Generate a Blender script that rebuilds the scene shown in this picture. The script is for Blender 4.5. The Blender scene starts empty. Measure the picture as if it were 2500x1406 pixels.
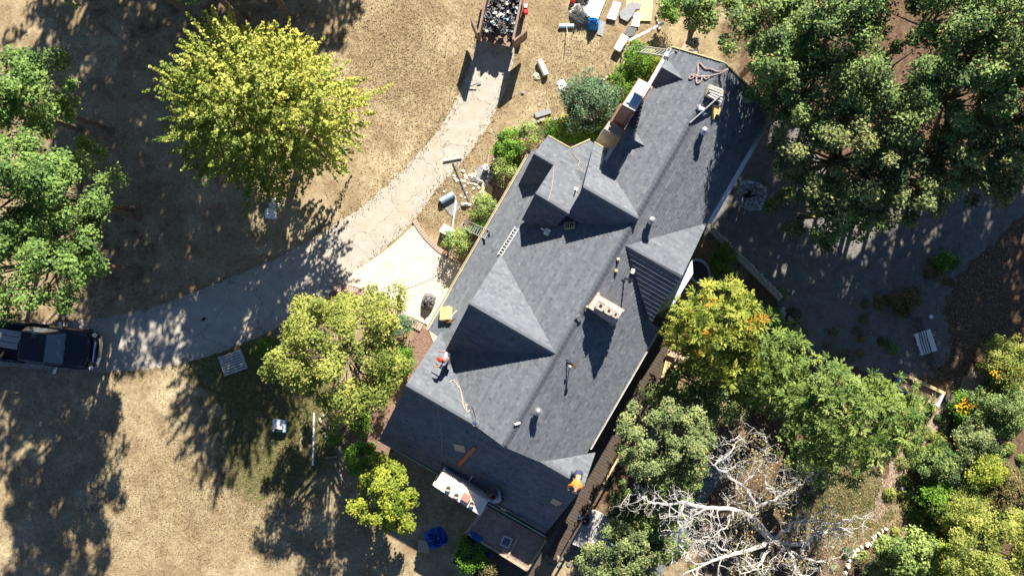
import bpy, bmesh, math, random
import numpy as np
from mathutils import Vector, Matrix
from mathutils.geometry import tessellate_polygon
R = math.radians
rnd = random.Random(7)
rng = np.random.default_rng(11)
sc = bpy.context.scene
COL = sc.collection
H = 38.0
# ---------------------------------------------------------------- camera, light
cam = bpy.data.cameras.new('camera'); co = bpy.data.objects.new('camera', cam); COL.objects.link(co)
co.location = (0, 0, H); cam.sensor_width = 36; cam.lens = 36*H/50.0; cam.clip_end = 2000
sc.camera = co
ELEV = R(34); SX, SY = 0.262, 0.965
world = bpy.data.worlds.new('World'); sc.world = world; world.use_nodes = True
wn = world.node_tree.nodes; wl = world.node_tree.links
sky = wn.new('ShaderNodeTexSky'); sky.sky_type = 'NISHITA'; sky.sun_disc = False
sky.sun_elevation = ELEV; sky.sun_rotation = math.atan2(SX, SY); sky.altitude = 200; sky.air_density = .6; sky.dust_density = 0.1; sky.ozone_density = 3
wl.new(sky.outputs[0], wn['Background'].inputs[0]); wn['Background'].inputs[1].default_value = 0.053
sun = bpy.data.lights.new('sun', 'SUN'); sun.energy = 5.0; sun.angle = R(0.5); sun.color = (1.0, 0.93, 0.82)
so = bpy.data.objects.new('sun', sun); COL.objects.link(so)
so.rotation_euler = Vector((-SX*math.cos(ELEV), -SY*math.cos(ELEV), -math.sin(ELEV))).to_track_quat('-Z', 'Y').to_euler()
so.location = (0, 0, 60)
sc.view_settings.view_transform = 'Standard'; sc.view_settings.look = 'None'; sc.view_settings.gamma = 1
sc.view_settings.exposure = 1.5
sc.view_settings.use_curve_mapping = False
sc.render.engine = 'CYCLES'
sc.cycles.max_bounces = 6; sc.cycles.transparent_max_bounces = 4

# ---------------------------------------------------------------- helpers
def at(px, py, h=0.0):
    k = (H-h)/(50.0*H)
    return Vector(((px-1250)*k, -(py-703)*k, h))
def tag(o, label=None, cat=None, group=None, kind=None):
    if label: o['label'] = label
    if cat: o['category'] = cat
    if group: o['group'] = group
    if kind: o['kind'] = kind
    return o
def thing(name, label, cat, loc=(0, 0, 0), rz=0.0, group=None, kind=None):
    o = bpy.data.objects.new(name, None); COL.objects.link(o)
    o.location = loc; o.rotation_euler = (0, 0, rz); o.empty_display_size = .2
    return tag(o, label, cat, group, kind)

class MB:
    def __init__(s): s.v = []; s.f = []
    def add(s, vs, fs):
        n = len(s.v); s.v += [tuple(p) for p in vs]; s.f += [tuple(i+n for i in f) for f in fs]; return s
    def box(s, c, d, rz=0.0, M=None, taper=1.0):
        x, y, z = d[0]/2, d[1]/2, d[2]/2
        vs = [Vector((sx*x*(taper if sz > 0 else 1), sy*y*(taper if sz > 0 else 1), sz*z)) for sz in (-1, 1) for sx, sy in ((-1, -1), (1, -1), (1, 1), (-1, 1))]
        m = Matrix.Translation(Vector(c)) @ (M if M is not None else Matrix.Rotation(rz, 4, 'Z'))
        return s.add([m @ p for p in vs], [(3, 2, 1, 0), (4, 5, 6, 7), (0, 1, 5, 4), (1, 2, 6, 5), (2, 3, 7, 6), (3, 0, 4, 7)])
    def beam(s, a, b, w, h):
        a = Vector(a); b = Vector(b); d = b-a
        q = d.to_track_quat('Y', 'Z').to_matrix().to_4x4()
        return s.box((a+b)/2, (w, d.length, h), M=q)
    def prism(s, pts, z0, z1):
        pts = [Vector((p[0], p[1], 0)) for p in pts]
        ar = sum(pts[i].x*pts[(i+1) % len(pts)].y-pts[(i+1) % len(pts)].x*pts[i].y for i in range(len(pts)))
        if ar < 0: pts = pts[::-1]
        n = len(pts)
        f0 = z0 if callable(z0) else (lambda x, y: z0); f1 = z1 if callable(z1) else (lambda x, y: z1)
        vs = [(p.x, p.y, f0(p.x, p.y)) for p in pts]+[(p.x, p.y, f1(p.x, p.y)) for p in pts]
        tris = tessellate_polygon([pts])
        fs = []
        for t in tris:
            a, b, c = t
            if (pts[b]-pts[a]).cross(pts[c]-pts[a]).z < 0: a, c = c, a
            fs.append((a+n, b+n, c+n)); fs.append((c, b, a))
        for i in range(n): j = (i+1) % n; fs.append((i, j, j+n, i+n))
        return s.add(vs, fs)
    def tube(s, pts, r, sides=6, cap=True):
        pts = [Vector(p) for p in pts]
        rs = r if isinstance(r, (list, tuple)) else [r]*len(pts)
        vs = []; fs = []
        for i, p in enumerate(pts):
            d = (pts[min(i+1, len(pts)-1)]-pts[max(i-1, 0)])
            if d.length < 1e-6: d = Vector((0, 0, 1))
            d.normalize(); a = d.orthogonal() if abs(d.z) > .9 else d.cross(Vector((0, 0, 1)))
            a.normalize(); b = d.cross(a)
            for k in range(sides):
                t = 2*math.pi*k/sides; vs.append(p+(a*math.cos(t)+b*math.sin(t))*rs[i])
        for i in range(len(pts)-1):
            for k in range(sides):
                k2 = (k+1) % sides; fs.append((i*sides+k, i*sides+k2, (i+1)*sides+k2, (i+1)*sides+k))
        if cap: fs.append(tuple(range(sides))[::-1]); fs.append(tuple((len(pts)-1)*sides+k for k in range(sides)))
        return s.add(vs, fs)
    def lathe(s, prof, c=(0, 0, 0), n=16, sx=1, sy=1):
        vs = []; fs = []
        for r_, z in prof:
            for k in range(n):
                t = 2*math.pi*k/n; vs.append((c[0]+r_*sx*math.cos(t), c[1]+r_*sy*math.sin(t), c[2]+z))
        for i in range(len(prof)-1):
            for k in range(n):
                k2 = (k+1) % n; fs.append((i*n+k, i*n+k2, (i+1)*n+k2, (i+1)*n+k))
        fs.append(tuple(range(n))[::-1]); fs.append(tuple((len(prof)-1)*n+k for k in range(n)))
        return s.add(vs, fs)
    def mesh(s, name, m):
        me = bpy.data.meshes.new(name); me.from_pydata(s.v, [], s.f); me.update()
        if m: me.materials.append(m)
        return me
    def build(s, name, m, parent=None, loc=None, rz=None, smooth=False, bevel=0):
        me = s.mesh(name, m)
        if smooth: me.polygons.foreach_set('use_smooth', [True]*len(me.polygons))
        o = bpy.data.objects.new(name, me); COL.objects.link(o)
        if parent: o.parent = parent
        if loc is not None: o.location = loc
        if rz is not None: o.rotation_euler = (0, 0, rz)
        if bevel:
            b = o.modifiers.new('bevel', 'BEVEL'); b.width = bevel; b.segments = 2; b.limit_method = 'ANGLE'
        return o

def mat(name, col, rough=.8, var=.2, scale=4.0, bump=.0, metal=0.0, col2=None, detail=6, scale2=None, spec=.3):
    m = bpy.data.materials.new(name); m.use_nodes = True
    N = m.node_tree.nodes; L = m.node_tree.links; b = N['Principled BSDF']
    b.inputs['Roughness'].default_value = rough; b.inputs['Metallic'].default_value = metal
    b.inputs['Specular IOR Level'].default_value = spec
    tc = N.new('ShaderNodeTexCoord'); nz = N.new('ShaderNodeTexNoise'); nz.inputs['Scale'].default_value = scale; nz.inputs['Detail'].default_value = detail
    nz.inputs['Roughness'].default_value = .65
    L.new(tc.outputs['Object'], nz.inputs['Vector'])
    cr = N.new('ShaderNodeValToRGB'); cr.color_ramp.elements[0].position = .3; cr.color_ramp.elements[1].position = .7
    c2 = col2 if col2 else tuple(min(1, c*(1+var)) for c in col)
    c1 = col if col2 else tuple(c*(1-var) for c in col)
    cr.color_ramp.elements[0].color = (*c1, 1); cr.color_ramp.elements[1].color = (*c2, 1)
    L.new(nz.outputs['Fac'], cr.inputs['Fac']); L.new(cr.outputs['Color'], b.inputs['Base Color'])
    if bump:
        bp = N.new('ShaderNodeBump'); bp.inputs['Strength'].default_value = bump; bp.inputs['Distance'].default_value = .03
        n2 = N.new('ShaderNodeTexNoise'); n2.inputs['Scale'].default_value = scale2 or scale*4; n2.inputs['Detail'].default_value = 5
        L.new(tc.outputs['Object'], n2.inputs['Vector']); L.new(n2.outputs['Fac'], bp.inputs['Height']); L.new(bp.outputs[0], b.inputs['Normal'])
    return m

def leafmat(name, dark, light, accent=None, acc=.93, trans=.3):
    m = bpy.data.materials.new(name); m.use_nodes = True
    N = m.node_tree.nodes; L = m.node_tree.links; b = N['Principled BSDF']
    b.inputs['Roughness'].default_value = .6; b.inputs['Specular IOR Level'].default_value = .22
    a = N.new('ShaderNodeAttribute'); a.attribute_name = 'tone'
    cr = N.new('ShaderNodeValToRGB'); e = cr.color_ramp.elements
    e[0].position = 0; e[0].color = (*dark, 1); e[1].position = .88; e[1].color = (*light, 1)
    if accent:
        x = e.new(acc); x.color = (*accent, 1)
    L.new(a.outputs['Fac'], cr.inputs['Fac']); L.new(cr.outputs['Color'], b.inputs['Base Color'])
    t = N.new('ShaderNodeBsdfTranslucent'); L.new(cr.outputs['Color'], t.inputs['Color'])
    mx = N.new('ShaderNodeMixShader'); mx.inputs[0].default_value = trans
    L.new(b.outputs[0], mx.inputs[1]); L.new(t.outputs[0], mx.inputs[2]); L.new(mx.outputs[0], N['Material Output'].inputs['Surface'])
    return m

M = {}
M['wood'] = mat('weathered_wood', (.36, .29, .2), .8, .25, 6, .3)
M['tanwood'] = mat('fresh_lumber', (.6, .43, .22), .7, .15, 5, .2)
M['greywood'] = mat('grey_wood', (.42, .4, .38), .85, .25, 7, .4)
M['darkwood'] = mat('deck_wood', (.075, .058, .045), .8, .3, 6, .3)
M['ply'] = mat('plywood', (.68, .5, .25), .7, .12, 3, .1)
M['white'] = mat('white_paint', (.75, .74, .7), .5, .06, 3)
M['whitedirty'] = mat('dusty_white', (.62, .61, .58), .7, .16, 5, .2)
M['cream'] = mat('cream_trim', (.6, .52, .36), .6, .12, 4)
M['yellowtrim'] = mat('yellow_drip_edge', (.42, .38, .2), .6, .15, 5)
M['wall'] = mat('house_siding', (.42, .38, .31), .8, .1, 3, .2)
M['alu'] = mat('aluminium', (.66, .67, .68), .35, .1, 8, 0, .7)
M['steel'] = mat('dull_steel', (.42, .44, .46), .4, .15, 8, 0, .8)
M['rust'] = mat('rusty_steel', (.2, .12, .08), .75, .35, 5, .3, .1, col2=(.3, .22, .18))
M['black'] = mat('black_plastic', (.02, .02, .023), .45, .3, 6)
M['felt'] = mat('roofing_felt', (.13, .135, .14), .9, .2, 8, .3)
M['felt2'] = mat('pale_shingle', (.27, .28, .29), .9, .2, 9, .3)
M['blue'] = mat('blue_tarp', (.02, .09, .42), .45, .25, 5, .2)
M['sky_blue'] = mat('bright_blue_tarp', (.04, .28, .68), .45, .2, 5, .2)
M['bluegrey'] = mat('blue_grey_plastic', (.3, .42, .52), .4, .15, 4)
M['clear'] = mat('grey_plastic_sheet', (.3, .34, .38), .35, .3, 4, .5)
M['red'] = mat('red_plastic', (.6, .03, .03), .5, .15, 5)
M['orange'] = mat('orange_cloth', (.85, .2, .02), .8, .1, 8, .2)
M['redcloth'] = mat('red_cloth', (.6, .05, .03), .8, .15, 8, .2)
M['lilac'] = mat('lilac_cloth', (.4, .36, .48), .85, .1, 8, .2)
M['bluecloth'] = mat('pale_blue_cloth', (.2, .34, .55), .85, .1, 8, .2)
M['denim'] = mat('denim', (.04, .055, .1), .9, .2, 9, .2)
M['khaki'] = mat('dark_trousers', (.06, .055, .05), .9, .2, 9, .2)
M['skin'] = mat('skin', (.38, .2, .12), .55, .06, 6)
M['hair'] = mat('dark_hair', (.015, .01, .008), .7, .2, 20)
M['boot'] = mat('boot_leather', (.12, .07, .035), .7, .2, 8)
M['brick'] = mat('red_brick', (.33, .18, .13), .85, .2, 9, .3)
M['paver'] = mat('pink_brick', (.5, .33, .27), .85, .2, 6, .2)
M['chimbrick'] = mat('pale_brick', (.5, .33, .25), .85, .15, 8, .3)  # paler, pinker brick of the right slope chimney
M['mortar'] = mat('mortar', (.4, .36, .31), .95, .12, 8, .3)
M['cap'] = mat('cement_cap', (.55, .42, .35), .9, .15, 6, .3)
M['capwhite'] = mat('pale_limestone', (.72, .66, .56), .85, .08, 6, .2)
M['pot'] = mat('flue_clay', (.42, .35, .3), .85, .15, 8)
M['clay'] = mat('red_flue_clay', (.42, .2, .15), .85, .15, 8)
M['stone'] = mat('fieldstone', (.4, .36, .3), .9, .28, 5, .5)
M['flag'] = mat('flagstone', (.17, .18, .18), .9, .25, 5, .4)
M['concrete'] = mat('concrete', (.4, .38, .35), .9, .15, 3, .3)
M['rope'] = mat('tan_rope', (.46, .36, .26), .9, .1, 20)
M['ropepink'] = mat('pinkish_hose', (.36, .27, .26), .8, .1, 20)
M['cardboard'] = mat('cardboard', (.42, .34, .22), .9, .12, 6, .1)
M['yellowfoam'] = mat('yellow_wrapper', (.72, .5, .2), .8, .15, 5, .2)
M['litboard'] = mat('lit_streak_board', (.42, .12, .04), .75, .3, 5, .2)  # reddish sunlight on the plank, painted as its base colour
M['bark'] = mat('bark', (.13, .1, .075), .95, .3, 6, .6)
M['deadbark'] = mat('bleached_bark', (.5, .475, .44), .9, .2, 7, .5)
M['truck'] = mat('dark_blue_car_paint', (.006, .009, .016), .22, .1, 2, spec=.6)
M['glass'] = mat('car_glass', (.05, .09, .12), .04, .05, 2, spec=1.0)
M['chrome'] = mat('chrome', (.8, .82, .85), .15, .05, 3, 0, 1.0)
M['rubber'] = mat('rubber', (.02, .02, .02), .8, .2, 8)
M['bedliner'] = mat('bed_liner', (.015, .016, .02), .7, .2, 8)
M['flower'] = mat('marigold_petals', (.75, .4, .01), .6, .15, 9)
M['lamp'] = mat('lamp_lens', (.6, .62, .62), .1, .05, 4, spec=.8)

# ---------------------------------------------------------------- ground
def ground_mat():
    m = bpy.data.materials.new('dry_lawn'); m.use_nodes = True
    N = m.node_tree.nodes; L = m.node_tree.links; b = N['Principled BSDF']; b.inputs['Roughness'].default_value = .95
    b.inputs['Specular IOR Level'].default_value = .1
    g = N.new('ShaderNodeNewGeometry')
    def noise(sc_, det=6, ro=.65, off=0):
        n = N.new('ShaderNodeTexNoise'); n.inputs['Scale'].default_value = sc_; n.inputs['Detail'].default_value = det; n.inputs['Roughness'].default_value = ro
        if off:
            a = N.new('ShaderNodeVectorMath'); a.operation = 'ADD'; a.inputs[1].default_value = (off, off*.7, off*.3)
            L.new(g.outputs['Position'], a.inputs[0]); L.new(a.outputs[0], n.inputs['Vector'])
        else: L.new(g.outputs['Position'], n.inputs['Vector'])
        return n
    def ramp(f, stops):
        c = N.new('ShaderNodeValToRGB'); e = c.color_ramp.elements
        e[0].position, e[0].color = stops[0][0], (*stops[0][1], 1); e[1].position, e[1].color = stops[-1][0], (*stops[-1][1], 1)
        for p, k in stops[1:-1]: x = e.new(p); x.color = (*k, 1)
        L.new(f, c.inputs['Fac']); return c
    def mix(f, a, b_):
        x = N.new('ShaderNodeMix'); x.data_type = 'RGBA'; L.new(f, x.inputs[0]); L.new(a, x.inputs[6]); L.new(b_, x.inputs[7]); return x.outputs[2]
    dry = ramp(noise(6.5, 8, .75).outputs['Fac'], [(.3, (.14, .095, .05)), (.43, (.25, .19, .11)), (.56, (.345, .275, .165)), (.72, (.43, .37, .25))])
    straw = ramp(noise(9, 7, .7, 8).outputs['Fac'], [(.3, (.25, .18, .1)), (.5, (.38, .31, .19)), (.7, (.5, .44, .3))])
    big = ramp(noise(.35, 5, .6, 3).outputs['Fac'], [(.42, (0, 0, 0)), (.6, (1, 1, 1))])
    base = mix(big.outputs[0], dry.outputs[0], straw.outputs[0])
    brn = ramp(noise(5, 8, .8, 14).outputs['Fac'], [(.3, (.11, .07, .04)), (.5, (.21, .15, .085)), (.7, (.32, .25, .15))])
    big2 = ramp(noise(.8, 7, .7, 21).outputs['Fac'], [(.43, (0, 0, 0)), (.6, (.85, .85, .85))])
    base = mix(big2.outputs[0], base, brn.outputs[0])
    green = ramp(noise(7, 8, .75, 5).outputs['Fac'], [(.3, (.045, .05, .018)), (.5, (.12, .115, .045)), (.62, (.19, .165, .075)), (.75, (.27, .22, .12))])
    litter = ramp(noise(8, 8, .8, 9).outputs['Fac'], [(.3, (.035, .022, .015)), (.5, (.12, .078, .05)), (.62, (.2, .135, .09)), (.75, (.34, .24, .16))])
    def masked(attr, cur, other, sc_=1.8, off=2):
        a = N.new('ShaderNodeAttribute'); a.attribute_name = attr
        n = noise(sc_, 6, .7, off)
        mm = N.new('ShaderNodeMath'); mm.operation = 'ADD'; L.new(a.outputs['Fac'], mm.inputs[0])
        s = N.new('ShaderNodeMath'); s.operation = 'MULTIPLY_ADD'; L.new(n.outputs['Fac'], s.inputs[0]); s.inputs[1].default_value = 1.6; s.inputs[2].default_value = -.8
        L.new(s.outputs[0], mm.inputs[1])
        r_ = ramp(mm.outputs[0], [(.35, (0, 0, 0)), (.65, (1, 1, 1))])
        return mix(r_.outputs[0], cur, other)
    c = masked('green', base, green.outputs[0]); c = masked('litter', c, litter.outputs[0], 1.4, 4)
    L.new(c, b.inputs['Base Color'])
    bp = N.new('ShaderNodeBump'); bp.inputs['Strength'].default_value = .45; bp.inputs['Distance'].default_value = .04
    L.new(noise(14, 6, .8, 1).outputs['Fac'], bp.inputs['Height']); L.new(bp.outputs[0], b.inputs['Normal'])
    return m
def make_ground():
    nx, ny = 240, 150
    xs = np.concatenate([[-400, -120, -60], np.linspace(-32, 32, nx), [60, 120, 400]])
    ys = np.concatenate([[-400, -120, -60], np.linspace(-22, 22, ny), [60, 120, 400]])
    X, Y = np.meshgrid(xs, ys); n, m_ = X.shape
    V = np.stack([X.ravel(), Y.ravel(), np.zeros(X.size)], 1)
    i = np.arange(n*m_).reshape(n, m_)
    F = np.stack([i[:-1, :-1], i[:-1, 1:], i[1:, 1:], i[1:, :-1]], -1).reshape(-1, 4)
    me = bpy.data.meshes.new('ground'); me.from_pydata(V.tolist(), [], F.tolist()); me.materials.append(ground_mat())
    px = V[:, 0]*50+1250; py = -V[:, 1]*50+703
    def blob(cx, cy, rx, ry, a=1.0): return a*np.exp(-(((px-cx)/rx)**2+((py-cy)/ry)**2))
    gr = blob(700, 1000, 170, 190, 1.0)+blob(560, 900, 120, 70, .8)+blob(640, 1130, 130, 120, .5)+blob(2060, 1240, 150, 90, 1)+blob(1780, 1280, 120, 90, .9)+blob(330, 350, 90, 200, .25)+blob(1960, 1090, 160, 90, .6)
    li = (px > 1660)*np.clip((px-1660)/200, 0, 1)*.8 + blob(1560, 1250, 200, 200, .8)+blob(2350, 700, 200, 200, .4)+blob(250, 650, 260, 240, .42)+blob(500, 60, 420, 130, .5)-blob(2060, 1240, 150, 90, .8)
    for nm, a in (('green', gr), ('litter', li)):
        at_ = me.attributes.new(nm, 'FLOAT', 'POINT'); at_.data.foreach_set('value', np.clip(a, 0, 1).astype(np.float32))
    o = bpy.data.objects.new('ground', me); COL.objects.link(o); tag(o, kind='structure')
make_ground()

def smooth_poly(pts, closed=True, it=3, jit=0.0):
    pts = [Vector((p[0], p[1])) for p in pts]
    for _ in range(it):
        q = []
        n = len(pts)
        for i in range(n if closed else n-1):
            a, b = pts[i], pts[(i+1) % n]; q += [a*.75+b*.25, a*.25+b*.75]
        if not closed: q = [pts[0]]+q+[pts[-1]]
        pts = q
    if jit: pts = [p+Vector((rnd.gauss(0, jit), rnd.gauss(0, jit))) for p in pts]
    return pts
def sheet(name, pxs, z, m, smooth=2, jit=2.0, thick=None):
    p = smooth_poly(pxs, True, smooth, jit) if smooth else [Vector(q) for q in pxs]
    w = [at(q[0], q[1], 0) for q in p]
    mb = MB(); mb.prism(w, -.02 if thick is None else z-thick, z)
    o = mb.build(name, m); tag(o, kind='structure'); return o

def drive_mat():
    m = mat('driveway_surface', (.33, .3, .25), .95, .12, 2.2, .4, detail=12, scale2=25, col2=(.43, .4, .345))
    N = m.node_tree.nodes; L = m.node_tree.links; b = N['Principled BSDF']
    src = b.inputs['Base Color'].links[0].from_socket
    g = N.new('ShaderNodeNewGeometry')
    n = N.new('ShaderNodeTexNoise'); n.inputs['Scale'].default_value = .45; n.inputs['Detail'].default_value = 9; n.inputs['Roughness'].default_value = .7; n.inputs['Distortion'].default_value = .6
    L.new(g.outputs['Position'], n.inputs['Vector'])
    r_ = N.new('ShaderNodeValToRGB'); r_.color_ramp.elements[0].position = .56; r_.color_ramp.elements[1].position = .63
    L.new(n.outputs['Fac'], r_.inputs['Fac'])
    mx = N.new('ShaderNodeMix'); mx.data_type = 'RGBA'; L.new(r_.outputs[0], mx.inputs[0]); L.new(src, mx.inputs[6]); mx.inputs[7].default_value = (.42, .33, .25, 1)
    v = N.new('ShaderNodeTexVoronoi'); v.feature = 'DISTANCE_TO_EDGE'; v.inputs['Scale'].default_value = .5
    nn = N.new('ShaderNodeTexNoise'); nn.inputs['Scale'].default_value = 1.5; nn.inputs['Detail'].default_value = 6
    ad = N.new('ShaderNodeMix'); ad.data_type = 'RGBA'; ad.blend_type = 'ADD'; ad.inputs[0].default_value = 1
    L.new(g.outputs['Position'], nn.inputs['Vector']); L.new(g.outputs['Position'], ad.inputs[6]); L.new(nn.outputs['Color'], ad.inputs[7]); L.new(ad.outputs[2], v.inputs['Vector'])
    c = N.new('ShaderNodeValToRGB'); c.color_ramp.elements[0].position = 0; c.color_ramp.elements[0].color = (.55, .5, .45, 1); c.color_ramp.elements[1].position = .012; c.color_ramp.elements[1].color = (1, 1, 1, 1)
    L.new(v.outputs['Distance'], c.inputs['Fac'])
    mu = N.new('ShaderNodeMix'); mu.data_type = 'RGBA'; mu.blend_type = 'MULTIPLY'; mu.inputs[0].default_value = 1
    L.new(mx.outputs[2], mu.inputs[6]); L.new(c.outputs[0], mu.inputs[7])
    L.new(mu.outputs[2], b.inputs['Base Color']); return m
M['drive'] = drive_mat()
M['patio'] = mat('cream_concrete', (.54, .45, .34), .85, .06, 1.5, .2, detail=12, col2=(.66, .58, .46))
M['mulch'] = mat('bark_mulch', (.13, .07, .05), .95, .3, 9, .9, col2=(.3, .2, .15), scale2=18)
M['gravel'] = mat('fine_gravel', (.11, .105, .095), .95, .3, 2.5, .5, col2=(.2, .195, .18), scale2=30, detail=12)
M['path'] = mat('dirt_path', (.24, .17, .12), .95, .3, 5, .7, col2=(.4, .32, .25))

sheet('driveway', [(1195, -300), (1180, 40), (1165, 110), (1128, 215), (1085, 300), (1000, 400), (900, 495), (800, 560), (680, 630), (500, 705), (330, 765), (150, 790), (-300, 800),
      (-300, 860), (0, 895), (250, 912), (430, 895), (560, 852), (680, 800), (770, 750), (835, 690), (900, 640), (1010, 545), (1065, 460), (1135, 390), (1190, 310), (1232, 230), (1262, 120), (1280, 0), (1300, -300)], .004, M['drive'], 4, 1.3)
patio_in = [(822, 690), (880, 655), (950, 605), (1013, 548), (1030, 575), (1060, 608), (1095, 632), (1135, 655), (1200, 660), (1150, 800), (1060, 840), (1042, 792), (990, 768), (930, 728), (870, 700)]
pat = sheet('patio', patio_in, .05, M['patio'], 0, 0, .07)
M['shadepave'] = M['concrete']
sheet('mulch_bed', [(1300, 305), (1350, 300), (1400, 290), (1470, 200), (1540, 140), (1640, 130), (1620, 300), (1480, 420), (1300, 420), (1240, 560), (1190, 640), (1110, 640), (1085, 600), (1130, 560), (1160, 480), (1205, 440), (1195, 380), (1230, 340)], .008, M['mulch'], 2, 2)
sheet('mulch_bed', [(1010, 800), (1045, 800), (1120, 850), (1060, 960), (990, 1100), (900, 1120), (850, 1080), (800, 1065), (785, 1030), (830, 1010), (940, 960), (1000, 880)], .008, M['mulch'], 2, 2)
sheet('gravel_drive', [(1680, 540), (1740, 380), (1850, 250), (1960, 300), (2050, 480), (2250, 500), (2520, 400), (2700, 350), (2700, 430), (2500, 520), (2420, 600), (2330, 680), (2300, 760), (2330, 850), (2280, 920), (2180, 930), (2080, 900), (1960, 840), (1900, 740), (1840, 660)], .004, M['gravel'], 3, 4)
sheet('garden_path', [(2420, 860), (2445, 880), (2400, 950), (2330, 1000), (2290, 1050), (2240, 1100), (2200, 1180), (2150, 1280), (2120, 1260), (2160, 1170), (2210, 1080), (2270, 1010), (2330, 950), (2390, 890)], .006, M['path'], 2, 4)
sheet('flagstone_path', [(1760, 1110), (1790, 1120), (1740, 1200), (1690, 1290), (1640, 1370), (1600, 1430), (1560, 1430), (1620, 1330), (1680, 1220), (1720, 1150)], .006, M['flag'], 2, 4)
# flagstones laid in a crazy pattern at the foot of the terrace
def stones(parent, pts, size, m, h=.08, name='stone', proud=.0, sq=.75):
    for k, (x, y) in enumerate(pts):
        mb = MB(); n = rnd.randint(6, 8); s = size*rnd.uniform(.7, 1.2)
        a0 = rnd.random()*6; ring = []
        for i in range(n):
            t = a0+2*math.pi*i/n; r_ = s*rnd.uniform(.8, 1.1)/2; ring.append((r_*math.cos(t), r_*sq*math.sin(t)))
        hh = h*rnd.uniform(.7, 1.2)
        vs = [(a, b, 0) for a, b in ring]+[(a*1.02, b*1.02, hh*.6) for a, b in ring]+[(a*.7, b*.7, hh*rnd.uniform(.9, 1.05)) for a, b in ring]
        fs = [tuple(2*n+i for i in range(n))]
        for i in range(n):
            j = (i+1) % n; fs += [(i, j, n+j, n+i), (n+i, n+j, 2*n+j, 2*n+i)]
        mb.add(vs, fs); p = at(x, y, 0)
        mb.build(name, m, parent, (p.x-parent.location.x, p.y-parent.location.y, proud), rnd.uniform(0, 6))
def path_pts(pts, step, jit=2):
    out = []; p = smooth_poly(pts, False, 2); acc = 0
    for a, b in zip(p[:-1], p[1:]):
        d = (b-a).length
        while acc < d:
            q = a+(b-a)*(acc/d); out.append((q.x+rnd.gauss(0, jit), q.y+rnd.gauss(0, jit))); acc += step
        acc -= d
    return out
def stone_row(label, pts, step, size, m, h=.12, cat='stone edging', name='stone_edging'):
    e = thing(name, label, cat, at(*pts[0], 0)); stones(e, path_pts(pts, step), size, m, h); return e
stone_row('curved edging of pale stones around the shrub bed beside the driveway', [(1460, 292), (1400, 288), (1340, 292), (1290, 305), (1250, 325), (1220, 345), (1205, 385), (1200, 430)], 10, .24, M['stone'])
stone_row('low stone edging curving from the big round shrub to the upper ladder', [(1455, 198), (1490, 190), (1520, 165), (1530, 140)], 9, .2, M['stone'])
stone_row('stones edging the bed between the fallen rods and the aluminium ladder', [(1200, 430), (1180, 470), (1165, 520), (1150, 545), (1130, 590)], 11, .24, M['stone'])
stone_row('small curved stone edging at the lower left bed under the leafy tree', [(790, 1015), (783, 1040), (795, 1065), (820, 1085), (838, 1105)], 9, .17, M['stone'])
stone_row('sunlit row of white stones beside the grass near the dead tree', [(2160, 1290), (2140, 1305), (2110, 1330), (2085, 1345), (2065, 1380), (2055, 1410)], 9, .22, M['capwhite'], .18)
stone_row('big pale rocks at the shaded bank right of the small gravel patch', [(1905, 755), (1925, 775), (1935, 790), (1950, 805)], 14, .38, M['stone'], .25)
stone_row('pale rocks in the dark corner beside the round tub', [(1765, 600), (1752, 640), (1745, 665), (1735, 690), (1700, 700)], 17, .3, M['stone'], .2)
stone_row('stones along the top right corner of the shrub bed by the plywood', [(1640, 0), (1610, 20), (1600, 50), (1610, 75)], 11, .22, M['stone'])
e = thing('flagstone_paving', 'pale crazy flagstones on the ground beyond the deck corner', 'paving', at(1400, 1340, 0))
stones(e, [(x+rnd.gauss(0, 3), y+rnd.gauss(0, 3)) for x in range(1350, 1430, 19) for y in range(1310, 1390, 17) if abs((x-1350)-(1390-y)) < 75], .36, M['flag'], .06)
e = thing('flagstone_paving', 'bluish flagstone walk running under the bare branches', 'paving', at(1700, 1250, 0))
stones(e, [(x+rnd.gauss(0, 9), y+rnd.gauss(0, 6)) for x, y in path_pts([(1765, 1120), (1720, 1180), (1680, 1250), (1630, 1340), (1590, 1400)], 7)], .38, M['flag'], .05, proud=.006)
e = thing('stone_wall', 'low shaded retaining wall running from the bay toward the rocks', 'wall', at(1750, 580, 0))
MB().prism([at(1728, 566)-e.location, at(1738, 556)-e.location, at(1905, 722)-e.location, at(1897, 734)-e.location], -.1, .35).build('wall_core', M['concrete'], e)
stones(e, path_pts([(1735, 560), (1820, 640), (1903, 725)], 9, 1), .24, M['stone'], .08, proud=.33)
# small curved rubble near driveway edge
e = thing('rubble_patch', 'scattered pale broken stones beside the yellow sheet', 'rubble', at(1150, 450, 0))
stones(e, [(1150+rnd.gauss(0, 25), 448+rnd.gauss(0, 22)) for _ in range(46)], .17, M['capwhite'], .05)
# bricks of the patio border: pieces of the patio
bm_ = MB().box((0, 0, .04), (.1, .21, .09)).mesh('brick', M['paver'])
def brick_run(pts, step=6.2):
    p = path_pts(pts, step, 0)
    for a, b in zip(p[:-1], p[1:]):
        A = at(*a); B = at(*b); d = B-A
        o = bpy.data.objects.new('brick', bm_); COL.objects.link(o); o.parent = pat
        o.location = (A.x, A.y, .006+rnd.uniform(0, .01)); o.rotation_euler = (0, 0, math.atan2(d.y, d.x)+rnd.gauss(0, .03))
brick_run([(1013, 541), (1033, 572), (1063, 604), (1098, 628)]); brick_run([(818, 696), (870, 707), (930, 735), (988, 775), (1040, 800)])
brick_run([(814, 704), (868, 714), (926, 742), (984, 782), (1036, 807)])

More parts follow.
